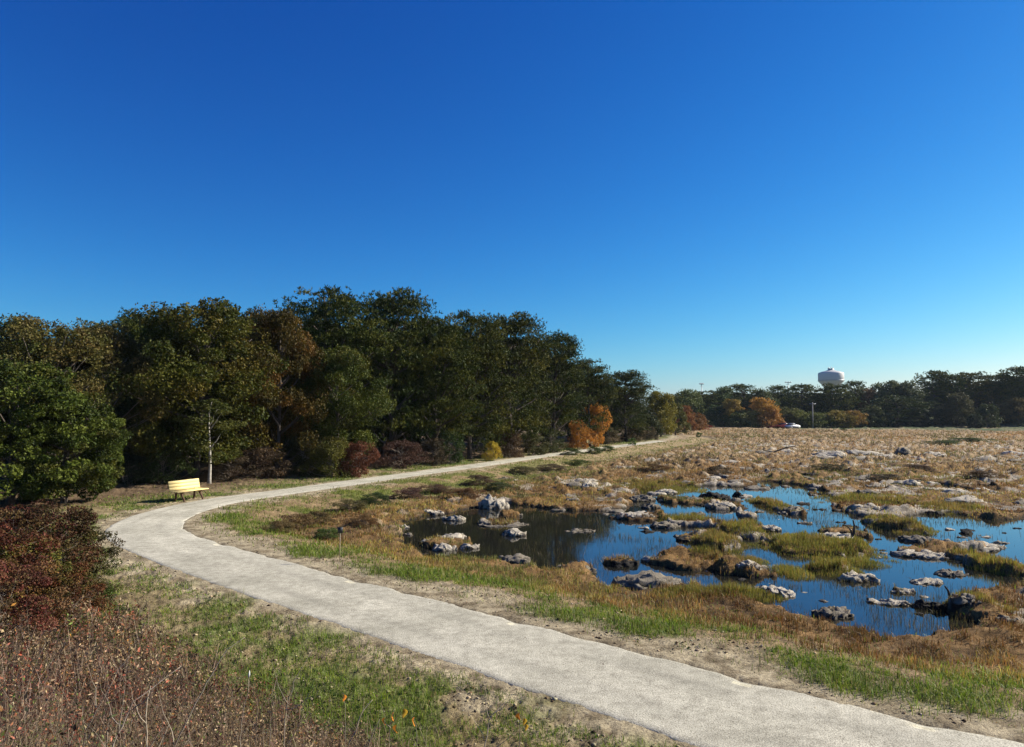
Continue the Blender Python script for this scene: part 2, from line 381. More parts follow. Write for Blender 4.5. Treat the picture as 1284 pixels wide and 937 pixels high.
# path ribbon: crowned slab of packed stone dust, 7 cm thick at its edge
tp = unit(np.gradient(PATH, axis=0)); nl = np.stack([tp[:, 1], -tp[:, 0]], -1)      # towards the bog side
PP = spline(PATH, 6); PP = PP[PP[:, 1] < 107]; tp = unit(np.gradient(PP, axis=0)); nl = np.stack([tp[:, 1], -tp[:, 0]], -1)
prof = [(-1.0, -.12), (-1.0, -.026), (-.965, -.006)] + [(q, .004 + .012 * (1 - q * q)) for q in np.linspace(-.92, .92, 27)] + [(.96, -.006), (1.0, -.03), (1.0, -.12)]
V = []; pc = []
lane = np.stack([fbm(np.arange(len(PP)) * .03, np.full(len(PP), 7.7 * q_), 1, 3, q_) for q_ in range(12)], 1)
for k, (c, n) in enumerate(zip(PP, nl)):
    for q, (s, z) in enumerate(prof):
        wv = HW(c[1]); wob = (float(fbm(c[0] + 50 * np.sign(s), c[1], 1.6, 3, 40)) - .5) * .30 * (abs(s) > .8)
        if s < 0: wob *= .35
        V.append((c[0] + n[0] * (s * wv + wob), c[1] + n[1] * (s * wv + wob), z + (0 if abs(s) == 1 and z < -.1 else .01)))
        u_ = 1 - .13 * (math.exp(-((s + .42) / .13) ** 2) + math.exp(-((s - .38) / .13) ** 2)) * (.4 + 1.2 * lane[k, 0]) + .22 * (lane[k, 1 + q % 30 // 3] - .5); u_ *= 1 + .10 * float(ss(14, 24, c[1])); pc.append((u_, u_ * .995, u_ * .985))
m = len(prof); Q = [[a * m + b, a * m + b + 1, (a + 1) * m + b + 1, (a + 1) * m + b] for a in range(len(PP) - 1) for b in range(m - 1)]
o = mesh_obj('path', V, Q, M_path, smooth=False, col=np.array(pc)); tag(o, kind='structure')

# ------------------------------------------------------------------ blades: every grass-like mass
def blades(name, x, y, z, h, wd, col, lean=.35, mat=None, z0=-.02, wind=(0, 0)):
    n = len(x); a = rng.random(n) * 2 * np.pi; b = rng.random(n) * 2 * np.pi
    L = np.abs(rng.normal(0, lean, n)) * h
    dx = np.cos(b) * L + wind[0] * h; dy = np.sin(b) * L + wind[1] * h
    wx = np.cos(a) * wd / 2; wy = np.sin(a) * wd / 2
    p0 = np.stack([x, y, z + z0], -1); W = np.stack([wx, wy, 0 * wx], -1)
    p1 = p0 + np.stack([dx * .3, dy * .3, h * .55], -1); p2 = p0 + np.stack([dx, dy, h * np.clip(1 - .35 * L / h, .3, 1)], -1)
    V = np.stack([p0 - W, p0 + W, p1 - W * .75, p1 + W * .75, p2], 1).reshape(-1, 3)
    k = np.arange(n)[:, None] * 5
    c = np.repeat(col, 5, 0); f = np.tile(np.array([.75, .75, 1.0, 1.0, 1.1]), n)[:, None]
    return mesh_obj(name, V, k + np.array([[0, 1, 3, 2]]), mat or M_grass, Ft=k + np.array([[2, 3, 4]]), col=np.clip(c * f, 0, 1))
def scatter(n, dmin, dmax, a0=-38, a1=38):
    t = np.radians(a0 + (a1 - a0) * rng.random(n)); d = dmin * (dmax / dmin) ** rng.random(n)
    return d * np.sin(t), d * np.cos(t), d
def pick(cols, n, jit=.18, w=None):
    c = np.array(cols)[rng.choice(len(cols), n, p=w)]
    return c * (1 + jit * rng.normal(size=(n, 1))) * (1 + .05 * rng.normal(size=(n, 3)))
def keep(m, *a): return [q[m] for q in a]

GREENS = [(.13, .21, .018), (.20, .27, .025), (.08, .14, .015), (.25, .28, .05), (.30, .25, .10)]
# verge grass, both sides of the path
x, y, d = scatter(680000, 6, 125, -40, 40); r = zones(x, y); e = r['e']
n1 = fbm(x, y, .8, 4, 21); n4 = fbm(x, y, 2.6, 3, 33)
wb = 3.6 * ss(20, 42, y)
pin = np.where(r['bog'], ss(.5, 1.3, e + (n1 - .5) * 2.6) * (1 - ss(2.4 + wb, 3.9 + wb, e + (n4 - .5) * 1.5)) * (.12 + .88 * ss(.38, .50, n1 * .5 + n4 * .5)),
               ss(.15, .8, e + (n4 - .5)) * ss(.37, .47, n1 * .5 + n4 * .5) * (1 - ss(-.3, 1.3, r['mound'])) * (1 - ss(2.5, 5, e) * ss(24, 30, y)))
pin = np.maximum(pin, .20 * ss(.05, .6, e) * (r['mound'] < .5) * ss(.47, .6, n4) * (1 - ss(3, 6, e)) + .025 * ss(.05, .5, e) * (r['mound'] < .5))
x, y, d, n1, bogm = keep(rng.random(len(x)) < pin, x, y, d, n1, r['bog']); n = len(x)
z = height(x, y); c = pick(GREENS, n, .2, [.28, .28, .2, .14, .1]); yl = (ss(24, 45, y) * bogm)[:, None]; c = c * (1 - yl * .7) + yl * .7 * pick([(.26, .27, .06), (.17, .22, .04), (.34, .28, .12)], n)
blades('verge_grass', x, y, z, (.035 + .10 * rng.random(n) ** 1.5) * (1 + 2.0 * np.maximum(0, n1 - .5)) * np.where(bogm, 1.25, 1), np.maximum(.006, d * .0008), c, .75); tag(bpy.data.objects['verge_grass'], 'short bright green grass in patches along both edges of the pale path', 'grass', kind='stuff')
# dry straw and thatch lying on the verge soil
x, y, d = scatter(150000, 6, 60, -40, 40); r = zones(x, y)
p = np.where(r['bog'], ss(.1, .6, r['e']) * (1 - ss(3.5, 5, r['e'])), ss(.1, .5, r['e']) * (1 - ss(0, 1, r['mound']))) * .7 * ss(.35, .6, fbm(x, y, 1.3, 3, 8))
x, y, d = keep(rng.random(len(x)) < p, x, y, d); n = len(x)
c = pick([(.30, .23, .14), (.2, .14, .08), (.12, .08, .05), (.38, .32, .2)], n)
blades('dry_thatch', x, y, height(x, y), .025 + .04 * rng.random(n), np.maximum(.005, d * .0006), c, 1.6); tag(bpy.data.objects['dry_thatch'], 'brown dead straw lying on the sandy verge beside the path', 'dead grass', kind='stuff')
# amber bog grass
AMB = [(.38, .22, .06), (.28, .14, .045), (.44, .31, .13), (.17, .11, .045), (.24, .22, .05)]
x, y, d = scatter(620000, 9, 215, -36, 38); r = zones(x, y); e = r['e']
n1 = fbm(x, y, .5, 4, 51); n4 = fbm(x, y, 2.2, 3, 53); z = height(x, y, r)
wb = 2.8 * ss(20, 42, y); p = ss(2.0 + wb, 3.8 + wb, e + (n4 - .5) * 2.2) * r['bog'] * (1 - ss(.25, .75, r['water'])) * (.12 + .88 * ss(.40, .54, n1 * .45 + n4 * .55)) * ss(-.52, -.42, z)
bare = ss(.56, .66, fbm(x, y, .8, 4, 21) + .25 * (fbm(x, y, .09, 3, 30) - .5)) * (1 - ss(110, 140, y)) * ss(5, 9, e)
p = p * (1 - .75 * bare)
x, y, d, n1, n4, z, e = keep(rng.random(len(x)) < p, x, y, d, n1, n4, z, e); n = len(x)
c = pick(AMB, n, .2, [.3, .22, .24, .14, .1])
far = ss(30, 75, y)[:, None]; pt_ = fbm(x, y, .35, 3, 64)[:, None]; c = c * np.where(pt_ > .56, C(.55, .48, .5), np.where(pt_ < .42, C(1.1, 1.3, 1.0), C(1, 1, 1))); c = c * (1 - far) + far * pick([(.42, .27, .13), (.34, .20, .09), (.50, .35, .19), (.24, .18, .08)], n, .15) * np.where(vn(x * .16, y * .10)[:, None] > .56, C(.55, .60, .48), np.where(vn(x * .11 + 40, y * .07)[:, None] < .33, C(.95, .80, .62), C(1.05, 1.02, 1.0)))
gr = (ss(.56, .66, fbm(x, y, .22, 3, 60)) * (n4 > .45) * .7)[:, None]; c = c * (1 - gr) + gr * pick([(.17, .19, .05), (.12, .16, .04)], n)
blades('bog_grass', x, y, z, (.07 + .12 * rng.random(n)) * (1 + .6 * ss(30, 60, y)) * (.5 + .9 * n4), np.maximum(.006, d * .0008), c, .45); tag(bpy.data.objects['bog_grass'], 'amber and tan bog grass covering the wide wet flat around the pond', 'bog grass', kind='stuff')
# reeds on the islets, yellow-green
RE = [(930, 668, 34, 10), (1010, 686, 64, 15), (1048, 690, 55, 14), (900, 684, 32, 8), (1040, 716, 34, 8), (895, 700, 30, 7), (930, 706, 46, 7), (905, 748, 70, 8), (965, 634, 20, 8), (865, 654, 36, 5), (1128, 662, 32, 9), (1215, 700, 22, 5), (1250, 715, 26, 10), (1226, 765, 30, 14), (1080, 706, 30, 6), (990, 718, 26, 12), (825, 612, 60, 6), (1195, 640, 40, 6), (1090, 628, 60, 6)]
x, y, d = scatter(900000, 12, 62, -14, 38)
f = blobfield(x, y, RE) + (fbm(x, y, 1.4, 4, 71) - .5) * 1.1
x, y, d, f = keep((f > 0) & (rng.random(len(x)) < .75), x, y, d, f); n = len(x)
c = pick([(.22, .21, .035), (.28, .24, .05), (.15, .16, .03), (.34, .22, .06)], n, .18, [.35, .3, .2, .15])
br = (fbm(x, y, .7, 3, 77) > .54)[:, None]; c = np.where(br, c * .5 + .5 * pick(AMB, n), c)
z = np.maximum(height(x, y), ZW - .02)
blades('pond_reeds', x, y, z, (.10 + .16 * rng.random(n)) * (.4 + .8 * np.clip(f * 1.6, 0, 1)), np.maximum(.006, d * .0006), c, .22); tag(bpy.data.objects['pond_reeds'], 'yellow green rush growing on low islets in the shallow pond', 'rushes', kind='stuff')
# thin dark sedge standing in the open water
x, y, d = scatter(190000, 12, 60, -14, 38); r = zones(x, y)
p = ss(.3, .9, r['water']) * (.03 + .5 * ss(.50, .66, fbm(x, y, .55, 4, 91))+.25 * (1 - ss(0, 1.2, r['pd'])) * (r['water'] > .2)) * np.where(x > 2 + (y - 20) * .1, 1, .35)
x, y, d = keep(rng.random(len(x)) < p, x, y, d); n = len(x)
blades('water_sedge', x, y, np.full(n, ZW), .05 + .16 * rng.random(n), np.maximum(.004, d * .0004), pick([(.10, .10, .03), (.16, .12, .05), (.06, .05, .03)], n), .3); tag(bpy.data.objects['water_sedge'], 'sparse thin sedge blades standing up out of the open water', 'sedge', kind='stuff')

# ------------------------------------------------------------------ leafy meshes
def quads(c, u, v, su, sv):
    """leaf-like rhombus per centre"""
    U = u * su[:, None]; W = v * sv[:, None]
    V = np.stack([c - U, c + W * .9 - U * .1, c + U, c - W * .9 - U * .1], 1).reshape(-1, 3)
    k = np.arange(len(c))[:, None] * 4 + np.array([[0, 1, 2, 3]]); return V, k
def rdir(n, g): return unit(g.normal(size=(n, 3)))
def crown_lobes(g, H, R, base, n, kind):
    """clump centres inside an uneven egg-shaped envelope"""
    cs = []; ph = g.random(3) * 6.28
    for k in range(n):
        t = g.random() ** (.6 if kind == 'pine' else .8); zz = base + (H - base) * t
        if kind == 'pine': env = (np.sin(np.pi * (0.24 + .62 * t)) ** .5)
        elif kind == 'umbrella': env = np.sin(np.pi * np.clip(.15 + .8 * t, 0, 1)) ** .5
        else: env = np.sin(np.pi * (.22 + .72 * t)) ** .65
        a = g.random() * 6.283
        lobe = 1 + .22 * np.sin(2 * a + ph[0] + t * 3) + .18 * np.sin(3 * a + ph[1] - t * 7) + .1 * np.sin(5 * a + t * 11)
        rad = R * env * lobe * (1 - .55 * g.random() ** 2.2)
        cs.append((math.cos(a) * rad, math.sin(a) * rad, zz, rad / max(R * env, .1)))
    return np.array(cs)
def leafy(seed, H, R, base, nlobe, rl, nleaf, leaf, cols, kind='oak', wts=None):
    g = np.random.default_rng(seed); L = crown_lobes(g, H - rl * .6, R - rl * .5, base, nlobe, kind)
    k = g.integers(0, nlobe, nleaf); dv = rdir(nleaf, g); dv[:, 2] = dv[:, 2] * .85 + .12
    rs = rl * (.65 + .7 * g.random(nlobe)); rad = rs[k] * (.55 + .5 * g.random(nleaf) ** .6)
    c = L[k, :3] + dv * rad[:, None] * np.array([1.1, 1.1, .72])
    c += (np.stack([fbm(c[:, 0] + 9, c[:, 2], 2.2, 2, 1), fbm(c[:, 1], c[:, 2] + 5, 2.2, 2, 2), fbm(c[:, 0], c[:, 1], 2.2, 2, 3)], -1) - .5) * rl * .8
    nrm = unit(dv * .5 + g.normal(size=(nleaf, 3)) * .8 + [0, 0, .4]); u = unit(np.cross(nrm, rdir(nleaf, g))); v = np.cross(nrm, u)
    s = leaf * (.6 + .7 * g.random(nleaf))
    V, Q = quads(c, u, v, s, s * .62)
    cc = np.array(cols)[g.choice(len(cols), nlobe, p=wts)][k] * .65 + .35 * np.array(cols)[g.choice(len(cols), nleaf, p=wts)]
    cc = cc * (1 + .14 * g.normal(size=(nleaf, 1)))
    return V, Q, np.repeat(np.clip(cc, .004, 1), 4, 0), L
def piney(seed, H, R, base, npad, ntuft, nneed, need, cols, kind='pine', wd=.016):
    g = np.random.default_rng(seed); L = crown_lobes(g, H - .35, R - .45, base, npad, kind); L[:, 2] -= (L[:, 3] ** 2) * .09 * (L[:, 2] > .7 * H) * H * (kind == 'pine')
    k = np.repeat(np.arange(npad), ntuft); m = len(k)
    out = unit(L[:, :2] + 1e-6); pr = (.55 + .5 * g.random(npad)) * (R / 3.6)
    rt = np.array([[0, 1], [-1, 0]]); tg = out @ rt; far_ = kind == 'umbrella'
    a_ = g.normal(size=m) * (.70 if not far_ else .8); b_ = g.normal(size=m) * (.42 if not far_ else .5); zc = np.abs(g.normal(size=m)) * .24 + .10 * a_ - .12 * a_ * a_ - .2 * np.abs(b_)
    twist = (g.random(npad) - .5)[k][:, None] * 1.2; o2 = unit(out[k] + tg[k] * twist); t2 = o2 @ rt
    c = L[k, :3] + np.concatenate([(o2 * a_[:, None] + t2 * b_[:, None]) * pr[k][:, None], (zc * pr[k])[:, None]], 1)
    c = np.repeat(c, nneed, 0); kk = np.repeat(k, nneed); n = len(c)
    dv = unit(g.normal(size=(n, 3)) * .7 + np.array([0, 0, .75]) + np.concatenate([out[kk] * .35, np.zeros((n, 1))], 1))
    u = dv; v = unit(np.cross(dv, rdir(n, g))); s = need * (.7 + .6 * g.random(n))
    V, Q = quads(c + u * s[:, None] * .5, u, v, s * .5, np.full(n, wd) * (.7 + .6 * g.random(n)))
    cc = np.array(cols)[g.integers(0, len(cols), npad)][kk] * (1 + .2 * g.normal(size=(n, 1)))
    return V, Q, np.repeat(np.clip(cc, .004, 1), 4, 0), L
def trunk_mesh(seed, H, r0, L, nl, lean=.04, top=.93, multi=1):
    g = np.random.default_rng(seed + 500); mb = MB()
    for q in range(multi):
        off = g.normal(size=2) * (.12 if multi > 1 else 0); t = np.linspace(0, 1, 9)
        sx, sy = g.normal(size=2) * H * (lean if multi == 1 else .12)
        px = off[0] + sx * t ** 1.4 + .05 * np.sin(t * 7 + q) * r0 * 8; py = off[1] + sy * t ** 1.4 + .05 * np.cos(t * 6) * r0 * 8
        pz = -.25 + t * (H * top + .25)
        mb.tube(np.stack([px, py, pz], -1), r0 / math.sqrt(multi) * (1.15 - t) ** .8 * np.where(t < .05, 1.35, 1), 9)
        idx = g.choice(len(L), min(nl // multi, len(L)), replace=False)
        for k in idx:
            tt = np.clip((L[k, 2] - .12 * H) / H, .08, .9); a = np.array([np.interp(tt, t, px), np.interp(tt, t, py), np.interp(tt, t, pz)])
            b = L[k, :3]; s = np.linspace(0, 1, 6)[:, None]
            pts = a + (b - a) * s + np.array([0, 0, 1]) * (np.sin(s * 3.14) * .12 * np.linalg.norm(b - a)) * -.4 + g.normal(size=(6, 3)) * .05 * s
            mb.tube(pts, r0 * .38 * (1.05 - s[:, 0]) + min(.012, r0 * .15), 5)
    return mb
PROTO = {}
def make_tree(kind, variant, parts=('trunk', 'crown')):
    key = (kind, variant)
    s = {'pine': 11, 'oak': 31, 'cherry': 51, 'willow': 61, 'shrub': 71, 'farpine': 91, 'umbrella': 101, 'faroak': 111, 'farbush': 121, 'weed': 131, 'sapling': 141, 'redshrub': 151}[kind] + variant
    pc = [(.034, .050, .008), (.058, .068, .009), (.095, .095, .014), (.042, .055, .012)]
    if kind == 'pine': V, Q, c, L = piney(s, 12, 3.7, [1.0, 1.6, .6][variant], 300, 34, 7, .22, pc, wd=.028); tm = trunk_mesh(s, 12, .2, L, 46)
    elif kind == 'oak': V, Q, c, L = leafy(s, 10, 4.0, .9, 110, .85, 52000, .085, [(.070, .075, .010), (.11, .10, .014), (.045, .058, .010), (.13, .09, .015)]); tm = trunk_mesh(s, 10, .17, L, 34)
    elif kind == 'cherry': V, Q, c, L = leafy(s, 6, 3.0, .3, 120, .5, 42000, .07, [(.05, .075, .012), (.12, .15, .03), (.03, .045, .010), (.08, .08, .018)]); tm = trunk_mesh(s, 6, .10, L, 26, multi=3)
    elif kind == 'willow': V, Q, c, L = leafy(s, 9, 3.4, 1.0, 120, .6, 36000, .07, [(.11, .10, .025), (.16, .13, .04), (.08, .085, .02), (.13, .09, .03)]); tm = trunk_mesh(s, 9, .12, L, 60, multi=3, top=.86)
    elif kind == 'shrub': V, Q, c, L = leafy(s, 2.4, 1.6, .05, 46, .42, 12000, .05, [(1, 1, 1), (.75, .8, .8), (1.2, 1.1, 1.0), (.6, .5, .5)]); tm = trunk_mesh(s, 2.4, .04, L, 40, multi=5)
    elif kind == 'redshrub': V, Q, c, L = leafy(s, 1.5, 1.0, .0, 95, .15, 15000, .022, [(.09, .032, .018), (.075, .045, .02), (.14, .07, .035), (.06, .07, .018), (.04, .02, .012), (.16, .14, .04)]); tm = trunk_mesh(s, 1.5, .007, L, 60, multi=10)
    elif kind == 'farpine': V, Q, c, L = piney(s, 12, 4.2, 1.0, 170, 13, 6, .42, pc, wd=.08); tm = trunk_mesh(s, 12, .2, L, 14)
    elif kind == 'umbrella': V, Q, c, L = piney(s, 14, 4.6, 4.2, 150, 14, 6, .42, pc, 'umbrella', wd=.08); tm = trunk_mesh(s, 14, .22, L, 34)
    elif kind == 'faroak': V, Q, c, L = leafy(s, 10, 4.5, .6, 90, 1.0, 13000, .19, [(1.3, 1.3, 1.2), (1, 1.1, .9), (1.7, 1.5, 1.1)]); tm = trunk_mesh(s, 10, .2, L, 14)
    elif kind == 'farbush': V, Q, c, L = leafy(s, 5, 4.0, .0, 60, .9, 6500, .19, [(1.3, 1.3, 1.2), (1, 1.1, .9), (1.7, 1.5, 1.1)]); tm = trunk_mesh(s, 5, .08, L, 14, multi=4)
    elif kind == 'weed': V, Q, c, L = leafy(s, .6, .32, .05, 14, .1, 900, .035, [(.05, .09, .02), (.07, .12, .03)]); tm = trunk_mesh(s, .6, .008, L, 10, multi=4)
    elif kind == 'sapling': V, Q, c, L = leafy(s, 8, 1.9, 2.2, 34, .5, 5200, .08, [(.06, .075, .016), (.09, .09, .02)]); tm = trunk_mesh(s, 8, .10, L, 5, lean=.02, top=.9)
    root = empty(NAMES[kind])
    mat = M_needle if kind in ('pine', 'farpine', 'umbrella') else M_leaf
    tmat = M_palebark if kind == 'sapling' else (M_twig if kind in ('shrub', 'redshrub', 'weed', 'willow') else M_bark)
    t = tm.build('trunk' if kind not in ('shrub', 'redshrub', 'weed', 'farbush') else 'stem', tmat, root, True)
    f = mesh_obj('crown' if kind not in ('shrub', 'redshrub', 'weed', 'farbush') else 'foliage', V, Q, mat, root, col=c)
    PROTO[key] = (t.data, f.data); return root, f
NAMES = {'pine': 'pine_tree', 'oak': 'oak_tree', 'cherry': 'leafy_tree', 'willow': 'willow_tree', 'shrub': 'shrub', 'redshrub': 'heath_shrub', 'farpine': 'pine_tree', 'umbrella': 'pine_tree', 'faroak': 'broadleaf_tree', 'farbush': 'bush', 'weed': 'weed', 'sapling': 'young_tree'}
HT = {'pine': 12, 'oak': 10, 'cherry': 6, 'willow': 9, 'shrub': 2.4, 'redshrub': 1.5, 'farpine': 12, 'umbrella': 14, 'faroak': 10, 'farbush': 5, 'weed': .6, 'sapling': 8}
RD = {'pine': 3.7, 'oak': 4.0, 'cherry': 3.0, 'willow': 3.4, 'shrub': 1.6, 'redshrub': 1.0, 'farpine': 4.2, 'umbrella': 4.6, 'faroak': 4.5, 'farbush': 4, 'weed': .32, 'sapling': 1.9}
CAT = {'shrub': 'shrub', 'redshrub': 'shrub', 'farbush': 'bush', 'weed': 'weed'}
def plant(kind, variant, x, y, H, W, label, tint=(1, 1, 1), rz=None, group=None, cat=None, z=None):
    """H height, W crown width in metres"""
    key = (kind, variant)
    rz = rng.random() * 6.283 if rz is None else rz
    if key not in PROTO: root, f = make_tree(kind, variant)
    else:
        t, fm = PROTO[key]; root = empty(NAMES[kind])
        shr = kind in ('shrub', 'redshrub', 'weed', 'farbush')
        link(bpy.data.objects.new('stem' if shr else 'trunk', t), root)
        f = link(bpy.data.objects.new('foliage' if shr else 'crown', fm), root)
    root.location = (x, y, Zat(x, y) - .03 if z is None else z); root.rotation_euler = (0, 0, rz)
    sx = W / 2 / RD[kind]; root.scale = (sx, sx, H / HT[kind]); f.color = tuple(tint) + (1,)
    tag(root, label, cat or CAT.get(kind, 'tree'), group); return root
def bypx(px, d, top, gz=None):
    x = (px - 642) / F_PX * d; z = Zat(x, d) if gz is None else gz
    return x, d, CAM_H + (HORIZ - top) * d / F_PX - z

# near wood on the left: (kind, variant, photo column, distance m, top row, crown width m, tint, label)
G_ = (1, 1, 1)
WOOD = [
 ('cherry', 0, 22, 30.5, 452, 6.6, (1.0, .98, .72), 'low bright-green leafy tree at the left edge of the photo, behind the red shrubs'),
 ('cherry', 1, 88, 31.5, 492, 5.0, (.85, .86, .68), 'small green leafy tree just left of the dark gap beside the yellow bench'),
 ('willow', 0, -12, 35, 398, 6.8, (.75, .92, .8), 'olive-brown willow-like tree cut by the left edge of the photo'),
 ('willow', 1, 62, 36, 396, 6.6, (.85, .85, .8), 'feathery brown-green tree with wispy top, second from the left in the skyline'),
 ('willow', 0, 128, 40, 404, 6.2, (.8, .82, .8), 'thin-leaved brownish tree immediately left of the big oak'),
 ('pine', 0, 186, 47, 381, 6.6, (.8, .9, .9), 'dark pine top showing between the brownish tree and the big rounded oak'),
 ('oak', 0, 248, 41.5, 374, 8.0, (.82, .88, .8), 'big rounded oak standing right behind the yellow bench'),
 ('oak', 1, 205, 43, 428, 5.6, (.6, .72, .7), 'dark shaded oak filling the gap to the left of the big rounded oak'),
 ('pine', 1, 308, 52, 381, 6.8, (.8, .9, .85), 'dark pine poking up behind the right shoulder of the big rounded oak'),
 ('oak', 1, 350, 46, 388, 5.6, (.95, .66, .7), 'oak with rusty brown upper leaves between the big oak and the tall pines'),
 ('pine', 2, 408, 53, 354, 8.2, (1.05, 1.1, 1.0), 'tallest pine with broad dark top, left of the twin pine peaks'),
 ('oak', 0, 425, 48.5, 432, 5.6, (.75, .95, .8), 'mid-green broadleaf tree in front of the tallest pine'),
 ('pine', 0, 492, 57, 355, 7.6, (1.0, 1.05, .95), 'tall dark pine with a flat bushy top, second of the two highest peaks'),
 ('pine', 1, 545, 59, 390, 6.4, (1.25, 1.2, .95), 'pine with olive lit boughs just right of the second high peak'),
 ('pine', 2, 590, 63, 384, 6.6, (1.15, 1.1, .9), 'pine with layered drooping boughs above the small yellow shrub'),
 ('pine', 0, 640, 68, 386, 7.6, (1.2, 1.12, .9), 'broad pine with a brown-green dome, midway down the sloping tree line'),
 ('pine', 1, 695, 77, 411, 6.4, (1.0, 1.08, .95), 'dark pine stepping down right of the broad dome-shaped pine'),
 ('pine', 2, 738, 88, 445, 5.6, (1.0, 1.05, .95), 'shorter pine behind the orange shrub near the far bench'),
 ('pine', 0, 784, 104, 461, 7.2, (.95, 1.0, .95), 'rounded pine with a bare dark trunk at the right end of the near wood'),
]
for (k, v, px, d, top, W, tint, lab) in WOOD:
    x, y, H = bypx(px, d, top); plant(k, v, x, y, H, W, lab, tint)
x, y, H = bypx(265, 39.6, 500)
plant('sapling', 0, x, y, H, 3.4, 'slender young tree with a pale sunlit trunk, right of the yellow bench', (1, 1, 1), rz=1.0)
# filling trees deeper in the wood: only dark tops and depth
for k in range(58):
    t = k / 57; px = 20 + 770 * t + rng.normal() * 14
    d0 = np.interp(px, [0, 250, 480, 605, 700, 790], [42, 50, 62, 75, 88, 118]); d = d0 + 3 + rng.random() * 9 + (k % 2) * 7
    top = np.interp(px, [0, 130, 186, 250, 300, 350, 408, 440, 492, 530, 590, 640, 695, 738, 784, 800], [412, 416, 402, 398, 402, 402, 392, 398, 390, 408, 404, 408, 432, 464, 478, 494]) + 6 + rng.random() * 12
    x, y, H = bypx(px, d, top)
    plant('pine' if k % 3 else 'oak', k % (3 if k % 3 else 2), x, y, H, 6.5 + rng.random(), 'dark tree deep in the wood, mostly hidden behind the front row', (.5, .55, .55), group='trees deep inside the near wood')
# understory along the wood edge
UND = [
 (385, 46.5, 2.6, 3.0, (.09, .085, .03), 'brownish-green shrub under the rusty oak'),
 (330, 44, 1.9, 3.2, (.10, .065, .04), 'low dull brown shrub at the wood edge right of the pale trunk'),
 (292, 42, 1.4, 2.4, (.09, .065, .04), 'twiggy brown shrub closest to the pale trunk'),
 (418, 45.3, 2.5, 2.8, (.13, .125, .025), 'yellow-green bush beside the path under the broadleaf tree'),
 (448, 46.0, 2.2, 2.4, (.15, .055, .03), 'dark red bush beside the yellow-green one at the path edge'),
 (505, 53, 1.9, 3.4, (.11, .06, .045), 'reddish-brown thicket under the second high pine'),
 (545, 56, 2.0, 2.4, (.09, .07, .04), 'grey-brown shrub left of the dark-green understory bush'),
 (565, 57.5, 2.6, 2.4, (.045, .075, .02), 'dark-green leafy bush between brown thickets under the pines'),
 (617, 61.5, 1.6, 1.3, (.60, .46, .06), 'small bright yellow shrub at the foot of a pine trunk'),
 (640, 66, 2.4, 2.6, (.12, .075, .04), 'brown-orange shrub just right of the small yellow shrub'),
 (665, 70, 2.2, 3.2, (.10, .10, .035), 'olive shrub below the broad pine dome'),
 (693, 75, 2.4, 3.0, (.08, .09, .03), 'green-brown shrub left of the low orange bush'),
 (724, 82, 3.2, 2.8, (.46, .21, .035), 'low orange bush left of the far bench'),
 (746, 89, 5.2, 3.4, (.60, .28, .05), 'taller orange-leaved shrub just behind the far bench'),
 (762, 96, 2.2, 3.2, (.12, .10, .045), 'olive-brown shrub right behind the far bench'),
 (792, 105, 2.4, 4.2, (.13, .10, .045), 'rounded brown shrub at the right end of the near wood'),
 (812, 112, 2.0, 3.0, (.10, .08, .04), 'low dark-brown bush where the path fades out'),
 (160, 39, 1.6, 3.0, (.04, .05, .02), 'dark shaded bush at the wood foot left of the bench'),
 (205, 40, 2.6, 2.6, (.05, .075, .02), 'green leafy bush directly behind the yellow bench'),
]
for q, (px, d, H, W, col, lab) in enumerate(UND):
    x = (px - 642) / F_PX * d
    plant('shrub', q % 3, x, d, H, W, lab, col)
# yellowish trees leading to the far tree line
for (px, d, top, W, kind, tint, lab) in [
 (828, 128, 490, 5.6, 'faroak', (.22, .19, .03), 'yellow-green tree just past the end of the near wood'),
 (846, 140, 505, 5.0, 'faroak', (.11, .11, .03), 'short green tree right of the yellow-green one'),
 (812, 125, 520, 4.4, 'farbush', (.05, .06, .02), 'dark low bush at the foot of the yellow-green tree'),
 (857, 165, 508, 5.0, 'faroak', (.25, .11, .04), 'small russet tree where the far tree line begins'),
 (871, 178, 518, 6.5, 'farbush', (.22, .11, .04), 'orange-brown bush beside the small russet tree')]:
    x, y, H = bypx(px, d, top); plant(kind, 0, x, y, H, W, lab, tint)
